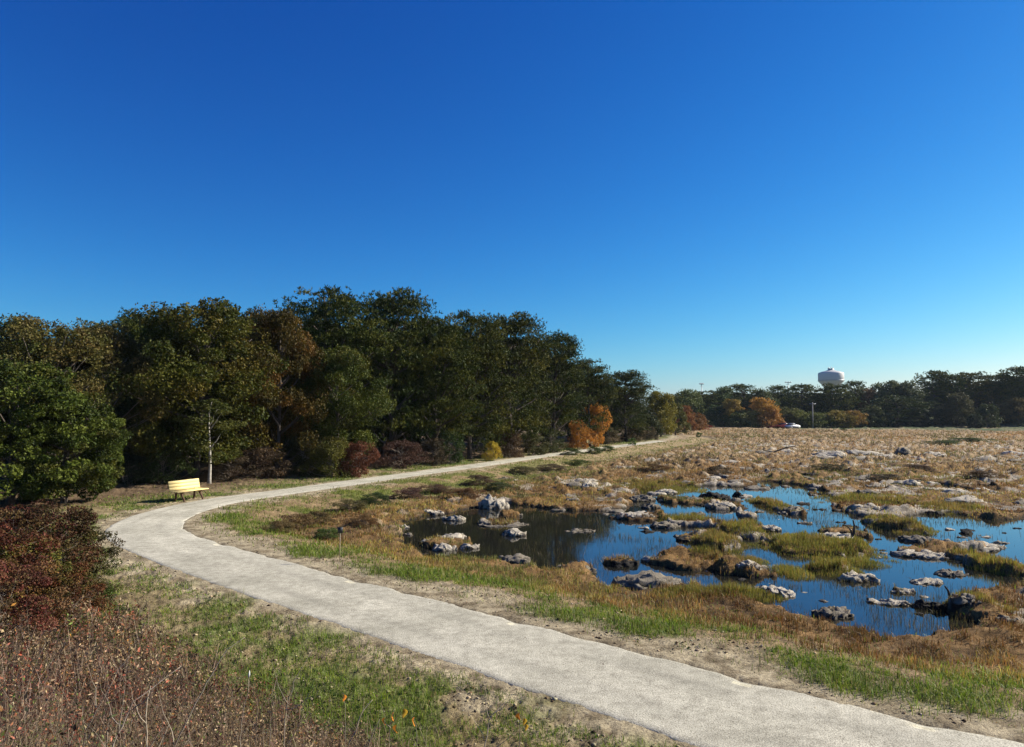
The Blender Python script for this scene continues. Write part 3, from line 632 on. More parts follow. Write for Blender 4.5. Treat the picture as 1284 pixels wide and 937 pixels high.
# ------------------------------------------------------------------ far tree line
FAR = [
 (842, 215, 493, 10, 'farpine', G_, 'dark pine top just right of the yellow-green tree'),
 (862, 232, 489, 12, 'faroak', (.075, .09, .025), 'olive rounded tree left of the left floodlight mast'),
 (884, 238, 489, 12, 'farpine', G_, 'dark tree below the left floodlight mast'),
 (908, 240, 486, 10, 'faroak', (.05, .07, .022), 'green tree right of the left floodlight mast'),
 (932, 245, 482, 13, 'umbrella', G_, 'broad dark pine, the highest crown between the two floodlight masts'),
 (953, 240, 488, 10, 'faroak', (.07, .08, .03), 'dull green tree right of the broad dark pine'),
 (974, 250, 484, 11, 'umbrella', G_, 'open-crowned pine left of the right floodlight mast'),
 (1004, 252, 482, 12, 'umbrella', G_, 'flat-topped pine just right of the right floodlight mast'),
 (1030, 250, 488, 10, 'farpine', G_, 'pine left of the water tower stem'),
 (1046, 246, 480, 12, 'farpine', G_, 'dense dark pine in front of the water tower'),
 (1072, 255, 478, 11, 'umbrella', G_, 'open pine directly right of the water tower'),
 (1090, 250, 488, 8, 'faroak', (.16, .085, .035), 'reddish-brown tree right of the water tower'),
 (1112, 250, 477, 12, 'faroak', (.08, .09, .03), 'olive-green crown left of the big dark far trees'),
 (1136, 248, 479, 14, 'faroak', (.06, .07, .03), 'wide olive tree left of the dip in the skyline'),
 (1125, 236, 495, 16, 'farpine', (.7, .8, .9), 'very dark broad tree reaching the ground in front of the olive crowns'),
 (1172, 252, 465, 12, 'umbrella', G_, 'tall pine right of the dip in the far skyline'),
 (1192, 250, 470, 12, 'umbrella', G_, 'dark pine second from the skyline dip'),
 (1216, 252, 467, 13, 'umbrella', (1.2, 1, 1), 'brownish flat-topped pine in the far right group'),
 (1244, 256, 470, 12, 'umbrella', G_, 'pine with sky showing through below its crown at far right'),
 (1262, 250, 468, 12, 'farpine', G_, 'dark pine beside the far right end of the tree line'),
 (1284, 246, 460, 14, 'umbrella', G_, 'highest far pine, cut by the right edge of the photo'),
 (1312, 246, 462, 14, 'umbrella', G_, 'far pine just beyond the right edge of the photo'),
 (1345, 250, 466, 14, 'farpine', G_, 'far dark pine well beyond the right edge'),
]
for q, (px, d, top, W, kind, tint, lab) in enumerate(FAR):
    x, y, H = bypx(px, d, top); plant(kind, q % 2, x, y, H, W, lab, tuple(v_ * 1.5 for v_ in tint))
BUSH = [
 (897, 225, 508, 9, (.05, .07, .022), 'dark green bush at the left of the far hedge row'),
 (914, 224, 514, 11, (.055, .09, .022), 'bright-edged green bush left of the orange far trees'),
 (918, 224, 500, 8, (.22, .15, .03), 'brown-gold tree left of the large orange one', 'faroak'),
 (953, 224, 499, 11, (.34, .18, .03), 'large orange-gold tree, the brightest in the far tree line', 'faroak'),
 (962, 220, 512, 9, (.30, .15, .04), 'orange bush at the right foot of the large orange-gold tree'),
 (940, 221, 513, 8, (.16, .145, .035), 'yellow-green bush at the left foot of the large orange-gold tree'),
 (927, 220, 518, 7, (.09, .10, .03), 'olive low bush between the green and yellow-green far bushes'),
 (985, 228, 510, 9, (.10, .10, .03), 'olive bush right of the orange one'),
 (1000, 224, 515, 10, (.12, .125, .03), 'yellow-green hedge bush left of the utility pole'),
 (1014, 223, 516, 9, (.10, .11, .03), 'green hedge bush at the utility pole foot'),
 (1033, 226, 518, 8, (.11, .12, .03), 'green-yellow hedge bush right of the utility pole'),
 (1050, 225, 514, 10, (.20, .15, .03), 'yellow-topped bush below the water tower'),
 (1068, 225, 515, 8, (.22, .13, .03), 'golden bush right below the open pine'),
 (1094, 232, 508, 8, (.09, .095, .03), 'green bush under the reddish-brown tree'),
 (1085, 230, 517, 8, (.07, .08, .03), 'low dull green bush right of the golden one'),
 (1105, 232, 516, 8, (.04, .055, .022), 'dark bush at the left foot of the very dark broad tree'),
 (1150, 236, 512, 9, (.03, .04, .02), 'dark bush right of the very dark broad tree'),
 (1185, 240, 505, 10, (.045, .055, .025), 'dark green bush beneath the tall far-right pines'),
 (1200, 236, 492, 9, (.07, .065, .025), 'brown-green tree under the second tall pine', 'faroak'),
 (1212, 240, 508, 8, (.035, .045, .02), 'shaded bush beneath the brownish flat-topped pine'),
 (1236, 228, 507, 8, (.045, .055, .02), 'round dark bush standing alone on the grassy rise'),
 (1222, 224, 518, 5, (.03, .04, .018), 'small dark bush left of the round one on the rise'),
 (1262, 240, 506, 10, (.04, .05, .02), 'green-brown bush at the far right behind the rise'),
 (1276, 236, 500, 10, (.12, .09, .03), 'tawny tree at the right edge behind the rise', 'faroak'),
]
for q, b in enumerate(BUSH):
    px, d, top, W, tint, lab = b[:6]; kind = b[6] if len(b) > 6 else 'farbush'; tint = tuple(v_ * (1.35 if max(tint) > .09 else 1.3) for v_ in tint)
    x, y, H = bypx(px, d, top); plant(kind, q % 2, x, y, H, W, lab, tint)
for q in range(46):
    px = 838 + q * 11.3 + rng.normal() * 3; d = 262 + rng.random() * 22
    top = np.interp(px, [838, 880, 930, 980, 1040, 1080, 1140, 1156, 1175, 1220, 1290, 1360], [496, 494, 491, 494, 492, 492, 490, 490, 482, 480, 474, 474]) + 4 * rng.random()
    x, y, H = bypx(px, d, top); plant(['farpine', 'faroak'][q % 2], (q // 2) % 2, x, y, H, 12, 'dark tree in the second row of the far tree line', (.9, .95, 1) if q % 2 == 0 else (.035, .045, .02), group='second row of the far tree line')
# red scrub by the far edge
for (px, d, W, H, c, lab) in [(873, 190, 9, .8, (.32, .04, .03), 'low bright red shrub at the foot of the orange-brown bush'), (885, 215, 7, .7, (.22, .05, .03), 'small dull red shrub right of the bright red one'), (975, 214, 8, .7, (.22, .04, .03), 'low red shrub just left of the parked cars')]:
    plant('farbush', 0, (px - 642) / F_PX * d, d, H, W * .6, lab, c)
# weeds on the far bank
for (px, py, H, W, lab) in [(793, 560, 1.0, 1.0, 'dark weed standing beside the far end of the path'), (716, 572, .9, 2.0, 'low green weed clump on the bank below the far bench'), (745, 570, .9, 1.8, 'green weed clump right of the first one below the far path'), (762, 567, .8, 1.6, 'green weed clump nearest the far dark weed'), (725, 579, .6, 2.4, 'grey-green weed patch on the bank above the amber grass'),
      (877, 549, 1.0, 1.2, 'dark weed on the bog edge below the red shrub'), (1188, 556, .9, 5.0, 'dark green weed clump on the far right of the bog'), (1215, 552, .9, 6.0, 'green weed patch behind the other on the far right of the bog'), (1058, 541, .8, 1.6, 'tiny dark weed on the bog below the golden bush')]:
    x, y = P(px, py, -.1); q_ = W >= 1.5; plant('shrub' if q_ else 'weed', 0, x, y, H * (.75 if q_ else 1), W, lab, (.09, .13, .03) if q_ else (1.3, 1.3, 1))

for q, (px, py, H, W, col) in enumerate([(515, 622, .6, 1.6, (.16, .09, .07)), (548, 615, .5, 1.8, (.15, .09, .06)), (372, 658, .55, 1.5, (.20, .13, .06)), (398, 652, .5, 1.2, (.16, .12, .05)), (440, 636, .5, 1.5, (.15, .13, .05)), (470, 628, .5, 1.4, (.07, .10, .03)),
      (600, 606, .6, 2.0, (.17, .12, .07)), (655, 592, .6, 2.2, (.13, .12, .05)), (690, 588, .5, 2.4, (.16, .12, .07)), (585, 622, .5, 1.6, (.20, .11, .05)), (410, 672, .4, 1.0, (.08, .12, .03)), (455, 655, .45, 1.2, (.20, .12, .05)), (350, 668, .4, 1.1, (.19, .14, .06)), (625, 612, .5, 1.6, (.09, .11, .04)),
      (900, 592, .6, 2.0, (.14, .10, .05)), (965, 606, .5, 1.6, (.15, .11, .05)), (1040, 588, .6, 2.4, (.13, .11, .05)), (1110, 600, .5, 2.2, (.12, .09, .05)), (1150, 590, .6, 2.6, (.15, .10, .06)), (1230, 600, .6, 2.2, (.16, .10, .05)), (820, 590, .5, 2.0, (.20, .12, .05))]):
    x, y = P(px, py, -.2); plant('shrub', q % 3, x, y, H, W, 'low scrubby clump among the grass between far path and pond' if px < 700 else 'low brown scrub clump in the amber bog beyond the pond', col, group='low scrub clumps on the inner bank' if px < 700 else 'scrub clumps in the bog')

# ------------------------------------------------------------------ heath on the camera's mound
def sprigs(name, x, y, z, ln, leaf, nl, lcol, scol, mat, ww=.004):
    n = len(x); b = rng.random(n) * 6.283; tilt = np.abs(rng.normal(0, .45, n))
    dirv = np.stack([np.cos(b) * np.sin(tilt), np.sin(b) * np.sin(tilt), np.cos(tilt)], -1)
    dr2 = unit(dirv + rng.normal(size=(n, 3)) * .35)
    p0 = np.stack([x, y, z - .03], -1); p1 = p0 + dirv * ln[:, None] * .5; p2 = p1 + dr2 * ln[:, None] * .5
    a = rng.random(n) * 6.283; W = np.stack([np.cos(a), np.sin(a), 0 * a], -1) * (np.asarray(ww) * np.ones(n))[:, None]
    V1 = np.stack([p0 - W, p0 + W, p1 - W * .7, p1 + W * .7, p2 - W * .3, p2 + W * .3], 1).reshape(-1, 3)
    k = np.arange(n)[:, None] * 6; Q1 = np.vstack([k + [[0, 1, 3, 2]], k + [[2, 3, 5, 4]]]); c1 = np.repeat(scol, 6, 0)
    idx = np.repeat(np.arange(n), nl); m = len(idx); t = .25 + .75 * rng.random(m)
    pos = np.where((t < .5)[:, None], p0[idx] + (p1 - p0)[idx] * (t * 2)[:, None], p1[idx] + (p2 - p1)[idx] * (t * 2 - 1)[:, None])
    pos = pos + rng.normal(size=(m, 3)) * .018 * (leaf[idx] / .012)[:, None]
    nm = unit(rng.normal(size=(m, 3)) + [0, 0, .5]); u = unit(np.cross(nm, rdir(m, rng))); v = np.cross(nm, u)
    s = leaf[idx] * (.6 + .8 * rng.random(m)); V2, Q2 = quads(pos, u, v, s, s * (.34 + .2 * rng.random(m)))
    c2 = np.repeat(lcol[idx] * (1 + .25 * rng.normal(size=(m, 1))), 4, 0)
    return mesh_obj(name, np.vstack([V1, V2]), np.vstack([Q1, Q2 + len(V1)]), mat, col=np.clip(np.vstack([c1, c2]), .003, 1))
x, y, d = scatter(150000, 1.7, 24, -42, 30); r = zones(x, y); mnd = r['mound'] + (fbm(x, y, 1.1, 3, 14) - .5) * 1.6
x, y, d, mnd = keep((mnd > -.1) & (rng.random(len(x)) < .45), x, y, d, mnd); n = len(x); nA = fbm(x, y, .45, 4, 81); nB = fbm(x, y, 1.6, 3, 83)
reds = pick([(.20, .055, .03), (.10, .035, .02), (.30, .12, .07), (.045, .022, .014)], n); brn = pick([(.13, .075, .045), (.24, .155, .09), (.05, .03, .02), (.33, .24, .15)], n); grn = pick([(.08, .11, .02), (.12, .15, .03), (.045, .06, .015)], n)
lc = np.where((nA + nB * .4 > .72)[:, None], brn, np.where((rng.random(n) < .32)[:, None], grn, reds)); lc = np.where((rng.random(n) < .38)[:, None], brn, lc)
zt = ss(.42, .58, fbm(x, y, .33, 3, 95) - .08 * ss(-3, 0, x) + .05)[:, None]; lc = lc * (.8 + .4 * zt) * np.where(zt > .5, 1, C(1.15, .8, .75)); lc = np.where((rng.random(n) < .02)[:, None], C(.35, .16, .03), lc)
nC = fbm(x, y, 2.6, 3, 85); hgt = (.10 + .34 * rng.random(n) ** 1.6) * (.45 + .7 * ss(-.2, 1.5, mnd)) * (.35 + 1.3 * np.clip(nC * 1.8 - .4, 0, 1))
sprigs('heath_undergrowth', x, y, height(x, y), hgt * 1.15, np.maximum(.009, d * .0018) * (.6 + .8 * rng.random(n)), 12, lc, pick([(.12, .085, .06), (.2, .15, .11), (.08, .05, .04)], n), M_heath, np.maximum(.0012, d * .0003))
tag(bpy.data.objects['heath_undergrowth'], 'tangled dark red and brown low heath covering the slope at lower left', 'undergrowth', kind='stuff')
m_ = rng.random(n) < .34; xs, ys, ds = x[m_], y[m_], d[m_]; ns = len(xs)
sprigs('bare_undergrowth', xs, ys, height(xs, ys), .22 + .36 * rng.random(ns), np.full(ns, .004), 1, pick([(.3, .2, .12)], ns), pick([(.25, .18, .14), (.15, .10, .08), (.07, .045, .035), (.40, .31, .23)], ns), M_heath, np.maximum(.0016, ds * .00045))
tag(bpy.data.objects['bare_undergrowth'], 'leafless thin grey and tan twigs standing through the low heath', 'dead twigs', kind='stuff')
x, y, d = scatter(110000, 1.7, 20, -42, 30); r = zones(x, y)
nA = fbm(x, y, .5, 4, 87); p = (r['mound'] > .2) * (.08 + .92 * ss(.42, .56, fbm(x, y, .33, 3, 95) - .08 * ss(-3, 0, x) + .05)) * (.3 + .7 * ss(.4, .6, nA)) * .8
x, y, d = keep(rng.random(len(x)) < p, x, y, d); n = len(x)
blades('dry_mound_grass', x, y, height(x, y), .16 + .30 * rng.random(n), np.maximum(.0022, d * .0005), pick([(.36, .25, .13), (.25, .17, .08), (.46, .35, .2), (.18, .19, .05)], n), .6); tag(bpy.data.objects['dry_mound_grass'], 'tan dry grass mixed into the heath in the lower left corner', 'dry grass', kind='stuff')

# individual taller heath shrubs at the left
HS = [
 (8, 12.0, 632, 2.2, (.8, .6, .7), 'dark red shrub at the left edge just below the green tree'),
 (62, 13.6, 628, 2.2, (.8, .75, .8), 'highest rust-brown shrub of the left thicket'),
 (98, 14.2, 655, 1.7, (.7, 1.0, .8), 'greenish-brown shrub at the right end of the left thicket'),
 (40, 11.4, 668, 1.6, (1.5, 1.6, 1.1), 'shrub with red and yellow leaves below the highest rust-brown one'),
 (-30, 10.4, 652, 2.0, (1.1, .7, .8), 'crimson shrub cut off by the left photo edge'),
 (12, 9.8, 700, 1.5, (1.5, 1.0, 1.5), 'pinkish-red shrub low at the left edge'),
 (118, 14.4, 700, 1.0, (.8, 1.4, .8), 'small olive shrub closest to the bend of the path'),
 (85, 11.6, 705, 1.5, (1.1, .9, .8), 'brown-red shrub in the middle of the left slope'),
]
for q, (px, d, top, W, tint, lab) in enumerate(HS):
    x, y, H = bypx(px, d, top); plant('redshrub', q % 2, x, y, max(H, .5), W, lab, tint)

# bare stems rising in front
def stem_thing(pts, r0, lab, br=(), mat=None, name='dried_plant', tip=None, leaves=(), cat='dead stem'):
    base = pts[0]; root = empty(name, base); mb = MB(); p = (np.array(pts) - base)
    pp = np.array([np.interp(np.linspace(0, len(p) - 1, 4 * len(p)), range(len(p)), p[:, k]) for k in range(3)]).T
    pp = pp + np.cumsum(rng.normal(size=pp.shape) * .004, 0)
    mb.tube(pp, r0 * np.linspace(1, .35, len(pp)), 6)
    for (t, dx, dy, dz) in br:
        a = pp[int(t * (len(pp) - 1))]; s = np.linspace(0, 1, 7)[:, None]
        b = a + np.array([dx, dy, dz]) * s + np.array([0, 0, 1]) * .08 * s ** 2 + np.cumsum(rng.normal(size=(7, 3)) * .006, 0)
        mb.tube(b, r0 * .6 * (1.1 - s[:, 0]), 5)
    mb.build('stem', mat or M_twig, root, True)
    if tip:
        m2 = MB(); e = pp[-1]; m2.tube(np.array([e, e + [.003, 0, .02], e + [.005, 0, .045]]), [.002, .006, .002], 6); m2.build('seed_head', M_tip, root, True)
    for (t, off, s, colr) in leaves:
        a = pp[int(t * (len(pp) - 1))] + np.array(off); k = 5
        V = []; 
        for i in range(k):
            ww = math.sin(math.pi * (i + .15) / (k - .7)) * s * .34; zz = -i / (k - 1) * s
            bx = .25 * s * math.sin(i * .9)
            V += [(-ww + bx, bx * .6, zz), (bx, bx * .6 - .1 * s, zz), (ww + bx, bx * .6, zz)]
        Qd = [[i * 3 + j, i * 3 + j + 1, i * 3 + j + 4, i * 3 + j + 3] for i in range(k - 1) for j in range(2)]
        ang = rng.random() * 3; cr, sr = math.cos(ang), math.sin(ang); V = np.array(V); V = V @ np.array([[cr, -sr, 0], [sr, cr, 0], [0, 0, 1]]).T
        mesh_obj('leaf', V + a, Qd, M_leaf, root, col=np.broadcast_to(np.array(colr), (len(V), 3)), smooth=True)
    tag(root, lab, cat); return root
M_tip = simple('white_seed', (.75, .73, .66), .7, 0, 40)
def pt(px, py, d): # point on the sight line at forward distance d
    return np.array([(px - 642) / F_PX * d, d, CAM_H + (HORIZ - py) * d / F_PX])
def ground_pt(px, d):
    x = (px - 642) / F_PX * d; return np.array([x, d, Zat(x, d) - .02])
ORG = (.60, .22, .03); YEL = (.65, .38, .04)
stem_thing([ground_pt(205, 4.2), pt(225, 930, 4.2), pt(255, 865, 4.25), pt(285, 815, 4.3), pt(312, 797, 4.35)], .0045, 'long arching pale stem curling over at its tip, left of the white-tipped one', [(.3, -.12, .05, .18), (.2, .1, 0, .15)], M_palestem)
stem_thing([ground_pt(310, 4.3), pt(312, 925, 4.3), pt(316, 880, 4.3), pt(318, 848, 4.3)], .003, 'upright thin stem ending in a small white seed head', [], M_palestem, tip=True)
stem_thing([ground_pt(195, 3.9), pt(193, 900, 3.9), pt(196, 850, 4.0)], .004, 'straight pale stalk among dead twigs at lower left', [(.4, .12, .04, .2), (.55, -.1, .02, .12)], M_palestem)
stem_thing([ground_pt(150, 3.6), pt(155, 920, 3.6), pt(180, 870, 3.7), pt(235, 825, 3.9)], .0045, 'dark forked twig leaning right near the bottom left', [(.4, .02, .04, .25), (.6, .15, .02, .1), (.5, -.12, 0, .14)], M_twig)
stem_thing([ground_pt(110, 3.6), pt(120, 905, 3.6), pt(150, 840, 3.6), pt(165, 810, 3.6)], .003, 'thin brown stalk leaning right beside the dark forked twig', [(.5, -.08, 0, .16)], M_palestem)
stem_thing([ground_pt(45, 4.6), pt(50, 850, 4.6), pt(72, 800, 4.6)], .003, 'short pale stalk leaning right near the left edge', [], M_palestem)
stem_thing([ground_pt(20, 3.0), pt(10, 920, 3.0), pt(-10, 890, 3.0), pt(-30, 860, 3.0)], .005, 'thick bare stem crossing the bottom left corner', [], M_palestem)
stem_thing([ground_pt(365, 4.2), pt(362, 900, 4.2), pt(373, 850, 4.25), pt(392, 815, 4.3)], .0035, 'branched grey twig rising above the heath, left of the orange leaf', [(.3, .14, 0, .2), (.5, -.1, .02, .14), (.4, .2, .03, .08)], M_twig)
stem_thing([ground_pt(342, 4.0), pt(345, 915, 4.0), pt(352, 870, 4.0)], .003, 'short upright grey twig beside the branched one', [(.4, .12, 0, .1), (.4, -.12, 0, .12)], M_twig)
stem_thing([ground_pt(435, 4.3), pt(445, 920, 4.3), pt(460, 890, 4.3), pt(475, 868, 4.35)], .004, 'bare twig leaning right just left of the hanging orange leaves', [(.3, .16, 0, .16), (.5, .05, 0, .15)], M_palestem)
stem_thing([ground_pt(455, 4.0), pt(462, 930, 4.0), pt(478, 893, 4.0)], .003, 'second pale twig parallel to the one left of the orange leaves', [], M_palestem)
stem_thing([ground_pt(480, 4.3), pt(492, 905, 4.3), pt(500, 876, 4.3)], .0035, 'twig hung with withered orange leaves', [(.7, .08, 0, .05), (.6, -.07, 0, .05)], M_twig, leaves=[(.95, (0, 0, 0), .05, ORG), (.9, (-.045, 0, -.01), .04, (.55, .2, .03)), (.85, (.02, 0, -.05), .045, ORG), (.95, (.06, 0, .02), .05, YEL)], cat='twig')
stem_thing([ground_pt(530, 4.5), pt(525, 908, 4.5), pt(515, 889, 4.5)], .003, 'small leaning twig with one orange leaf, right of the leaf-hung twig', [], M_twig, leaves=[(.98, (0, 0, .01), .05, ORG)], cat='twig')
stem_thing([ground_pt(440, 4.6), pt(438, 885, 4.6), pt(436, 866, 4.6)], .003, 'tiny twig with one orange leaf left of the leaf-hung twig', [], M_twig, leaves=[(.98, (0, 0, .01), .04, ORG)], cat='twig')
stem_thing([ground_pt(600, 4.8), pt(606, 925, 4.8), pt(616, 885, 4.85), pt(636, 866, 4.9)], .005, 'pale branching twig at the grass edge beside the yellow leaves', [(.35, .2, 0, .07), (.6, -.06, 0, .17), (.4, -.12, 0, .16), (.75, .1, 0, .05), (.15, .22, 0, .13)], M_palestem, cat='twig')
stem_thing([ground_pt(648, 5.4), pt(650, 905, 5.4), pt(648, 876, 5.4)], .003, 'sprig with bright yellow and orange leaves nearest the path', [], M_twig, leaves=[(.98, (0, 0, 0), .05, ORG), (.9, (.03, 0, -.01), .05, YEL), (.8, (.045, 0, -.02), .045, YEL)], cat='sprig')
for q in range(34):
    px = 60 + 560 * rng.random(); d = 3.6 + 1.5 * rng.random(); g = ground_pt(px, d); h = .22 + .32 * rng.random()
    a, b = rng.normal(size=2) * .12
    stem_thing([g, g + [a * .4, b * .3, h * .5], g + [a, b, h]], .0022 + .001 * rng.random(), 'short bare twig among many in the lower left heath', [(.4, rng.normal() * .1, rng.normal() * .05, .12), (.65, rng.normal() * .1, 0, .08)], [M_twig, M_palestem][q % 2], name='bare_twig', cat='twig').__setitem__('group', 'short bare twigs in the lower left heath')
x, y = P(730, 698, ZW)
stem_thing([np.array([x, y, ZW - .05]), np.array([x + .1, y, ZW + .25]), np.array([x + .2, y, ZW + .6]), np.array([x + .38, y, ZW + .72])], .007, 'pale curved reed stalk leaning over the dark left end of the pond', [], M_palestem)

# ------------------------------------------------------------------ peat hummocks
def ico(n):
    import bmesh
    bm = bmesh.new(); bmesh.ops.create_icosphere(bm, subdivisions=n, radius=1)
    V = np.array([v.co[:] for v in bm.verts]); T = np.array([[v.index for v in f.verts] for f in bm.faces]); bm.free(); return V, T
ICO = ico(4); ICO3 = ico(3)
def hummock(px, py, wpx, hpx, kind, lab, peak=0, dep=.75, group=None, lo=False, wx=None):
    if wx is None: X0, Y0 = P(px, py, ZW); 
    else: X0, Y0 = wx
    W = wpx / F_PX * Y0; Hh = max(.34 * hpx, hpx - wpx * dep * .7 * (CAM_H - ZW) / Y0) / F_PX * Y0 * .95; Hh = min(Hh, W * (.48 if peak else .20))
    V, T = (ICO3 if lo else ICO); V = V.copy(); s = rng.random() * 90
    a = np.arctan2(V[:, 1], V[:, 0]); rad = 1 + .35 * (vn(np.cos(a) * 1.3 + s, np.sin(a) * 1.3) - .5) + .22 * (vn(np.cos(a) * 3.3 + s, np.sin(a) * 3.3 + 7) - .5)
    V[:, :2] *= rad[:, None]
    top = V[:, 2] > 0
    V[:, 2] = np.where(top, np.abs(V[:, 2]) ** (1.5 if peak else .85), -np.abs(V[:, 2]) * .5)
    n1 = fbm(V[:, 0] * 1.8 + s, V[:, 1] * 1.8, 1, 4, 3) - .5; n2 = fbm(V[:, 0] * 6 + s, V[:, 1] * 6 + V[:, 2] * 5, 1, 3, 5) - .5
    V[:, 2] += (n1 * .8 + n2 * .55) * top; V[:, :2] *= (1 + .22 * n2)[:, None]
    crest = np.clip(V[:, 2], 0, 2)
    col = ss(.18, .5, crest + n2 * 1.5 + n1 * .5); col = np.repeat(col[:, None], 3, 1)
    V = V * np.array([W / 2, W / 2 * dep, Hh]); V[:, 2] = np.where(top, V[:, 2], V[:, 2] - .12)
    rr_ = np.array([fbm(V[:, 0] + s, V[:, 1] + V[:, 2] * 2, 9, 3, k) - .5 for k in (1, 2, 3)]).T; V += rr_ * min(.30 * W, .20) * (V[:, 2:3] > 0)
    rz = rng.normal() * .35; c, q = math.cos(rz), math.sin(rz); V[:, :2] = V[:, :2] @ np.array([[c, q], [-q, c]])
    z0 = max(min(Zat(X0 + a_ * W * .4, Y0 + b_ * W * .3) for a_, b_ in ((0, 0), (1, 0), (-1, 0), (0, 1), (0, -1))), ZW) - (.02 + .15 * Hh * lo)
    o = mesh_obj('peat_hummock', V, None, {'w': M_hpale, 'g': M_hgrey, 'd': M_hdark}[kind], Ft=T, col=col, smooth=True, loc=(X0, Y0, z0))
    tag(o, lab, 'hummock', group); return o
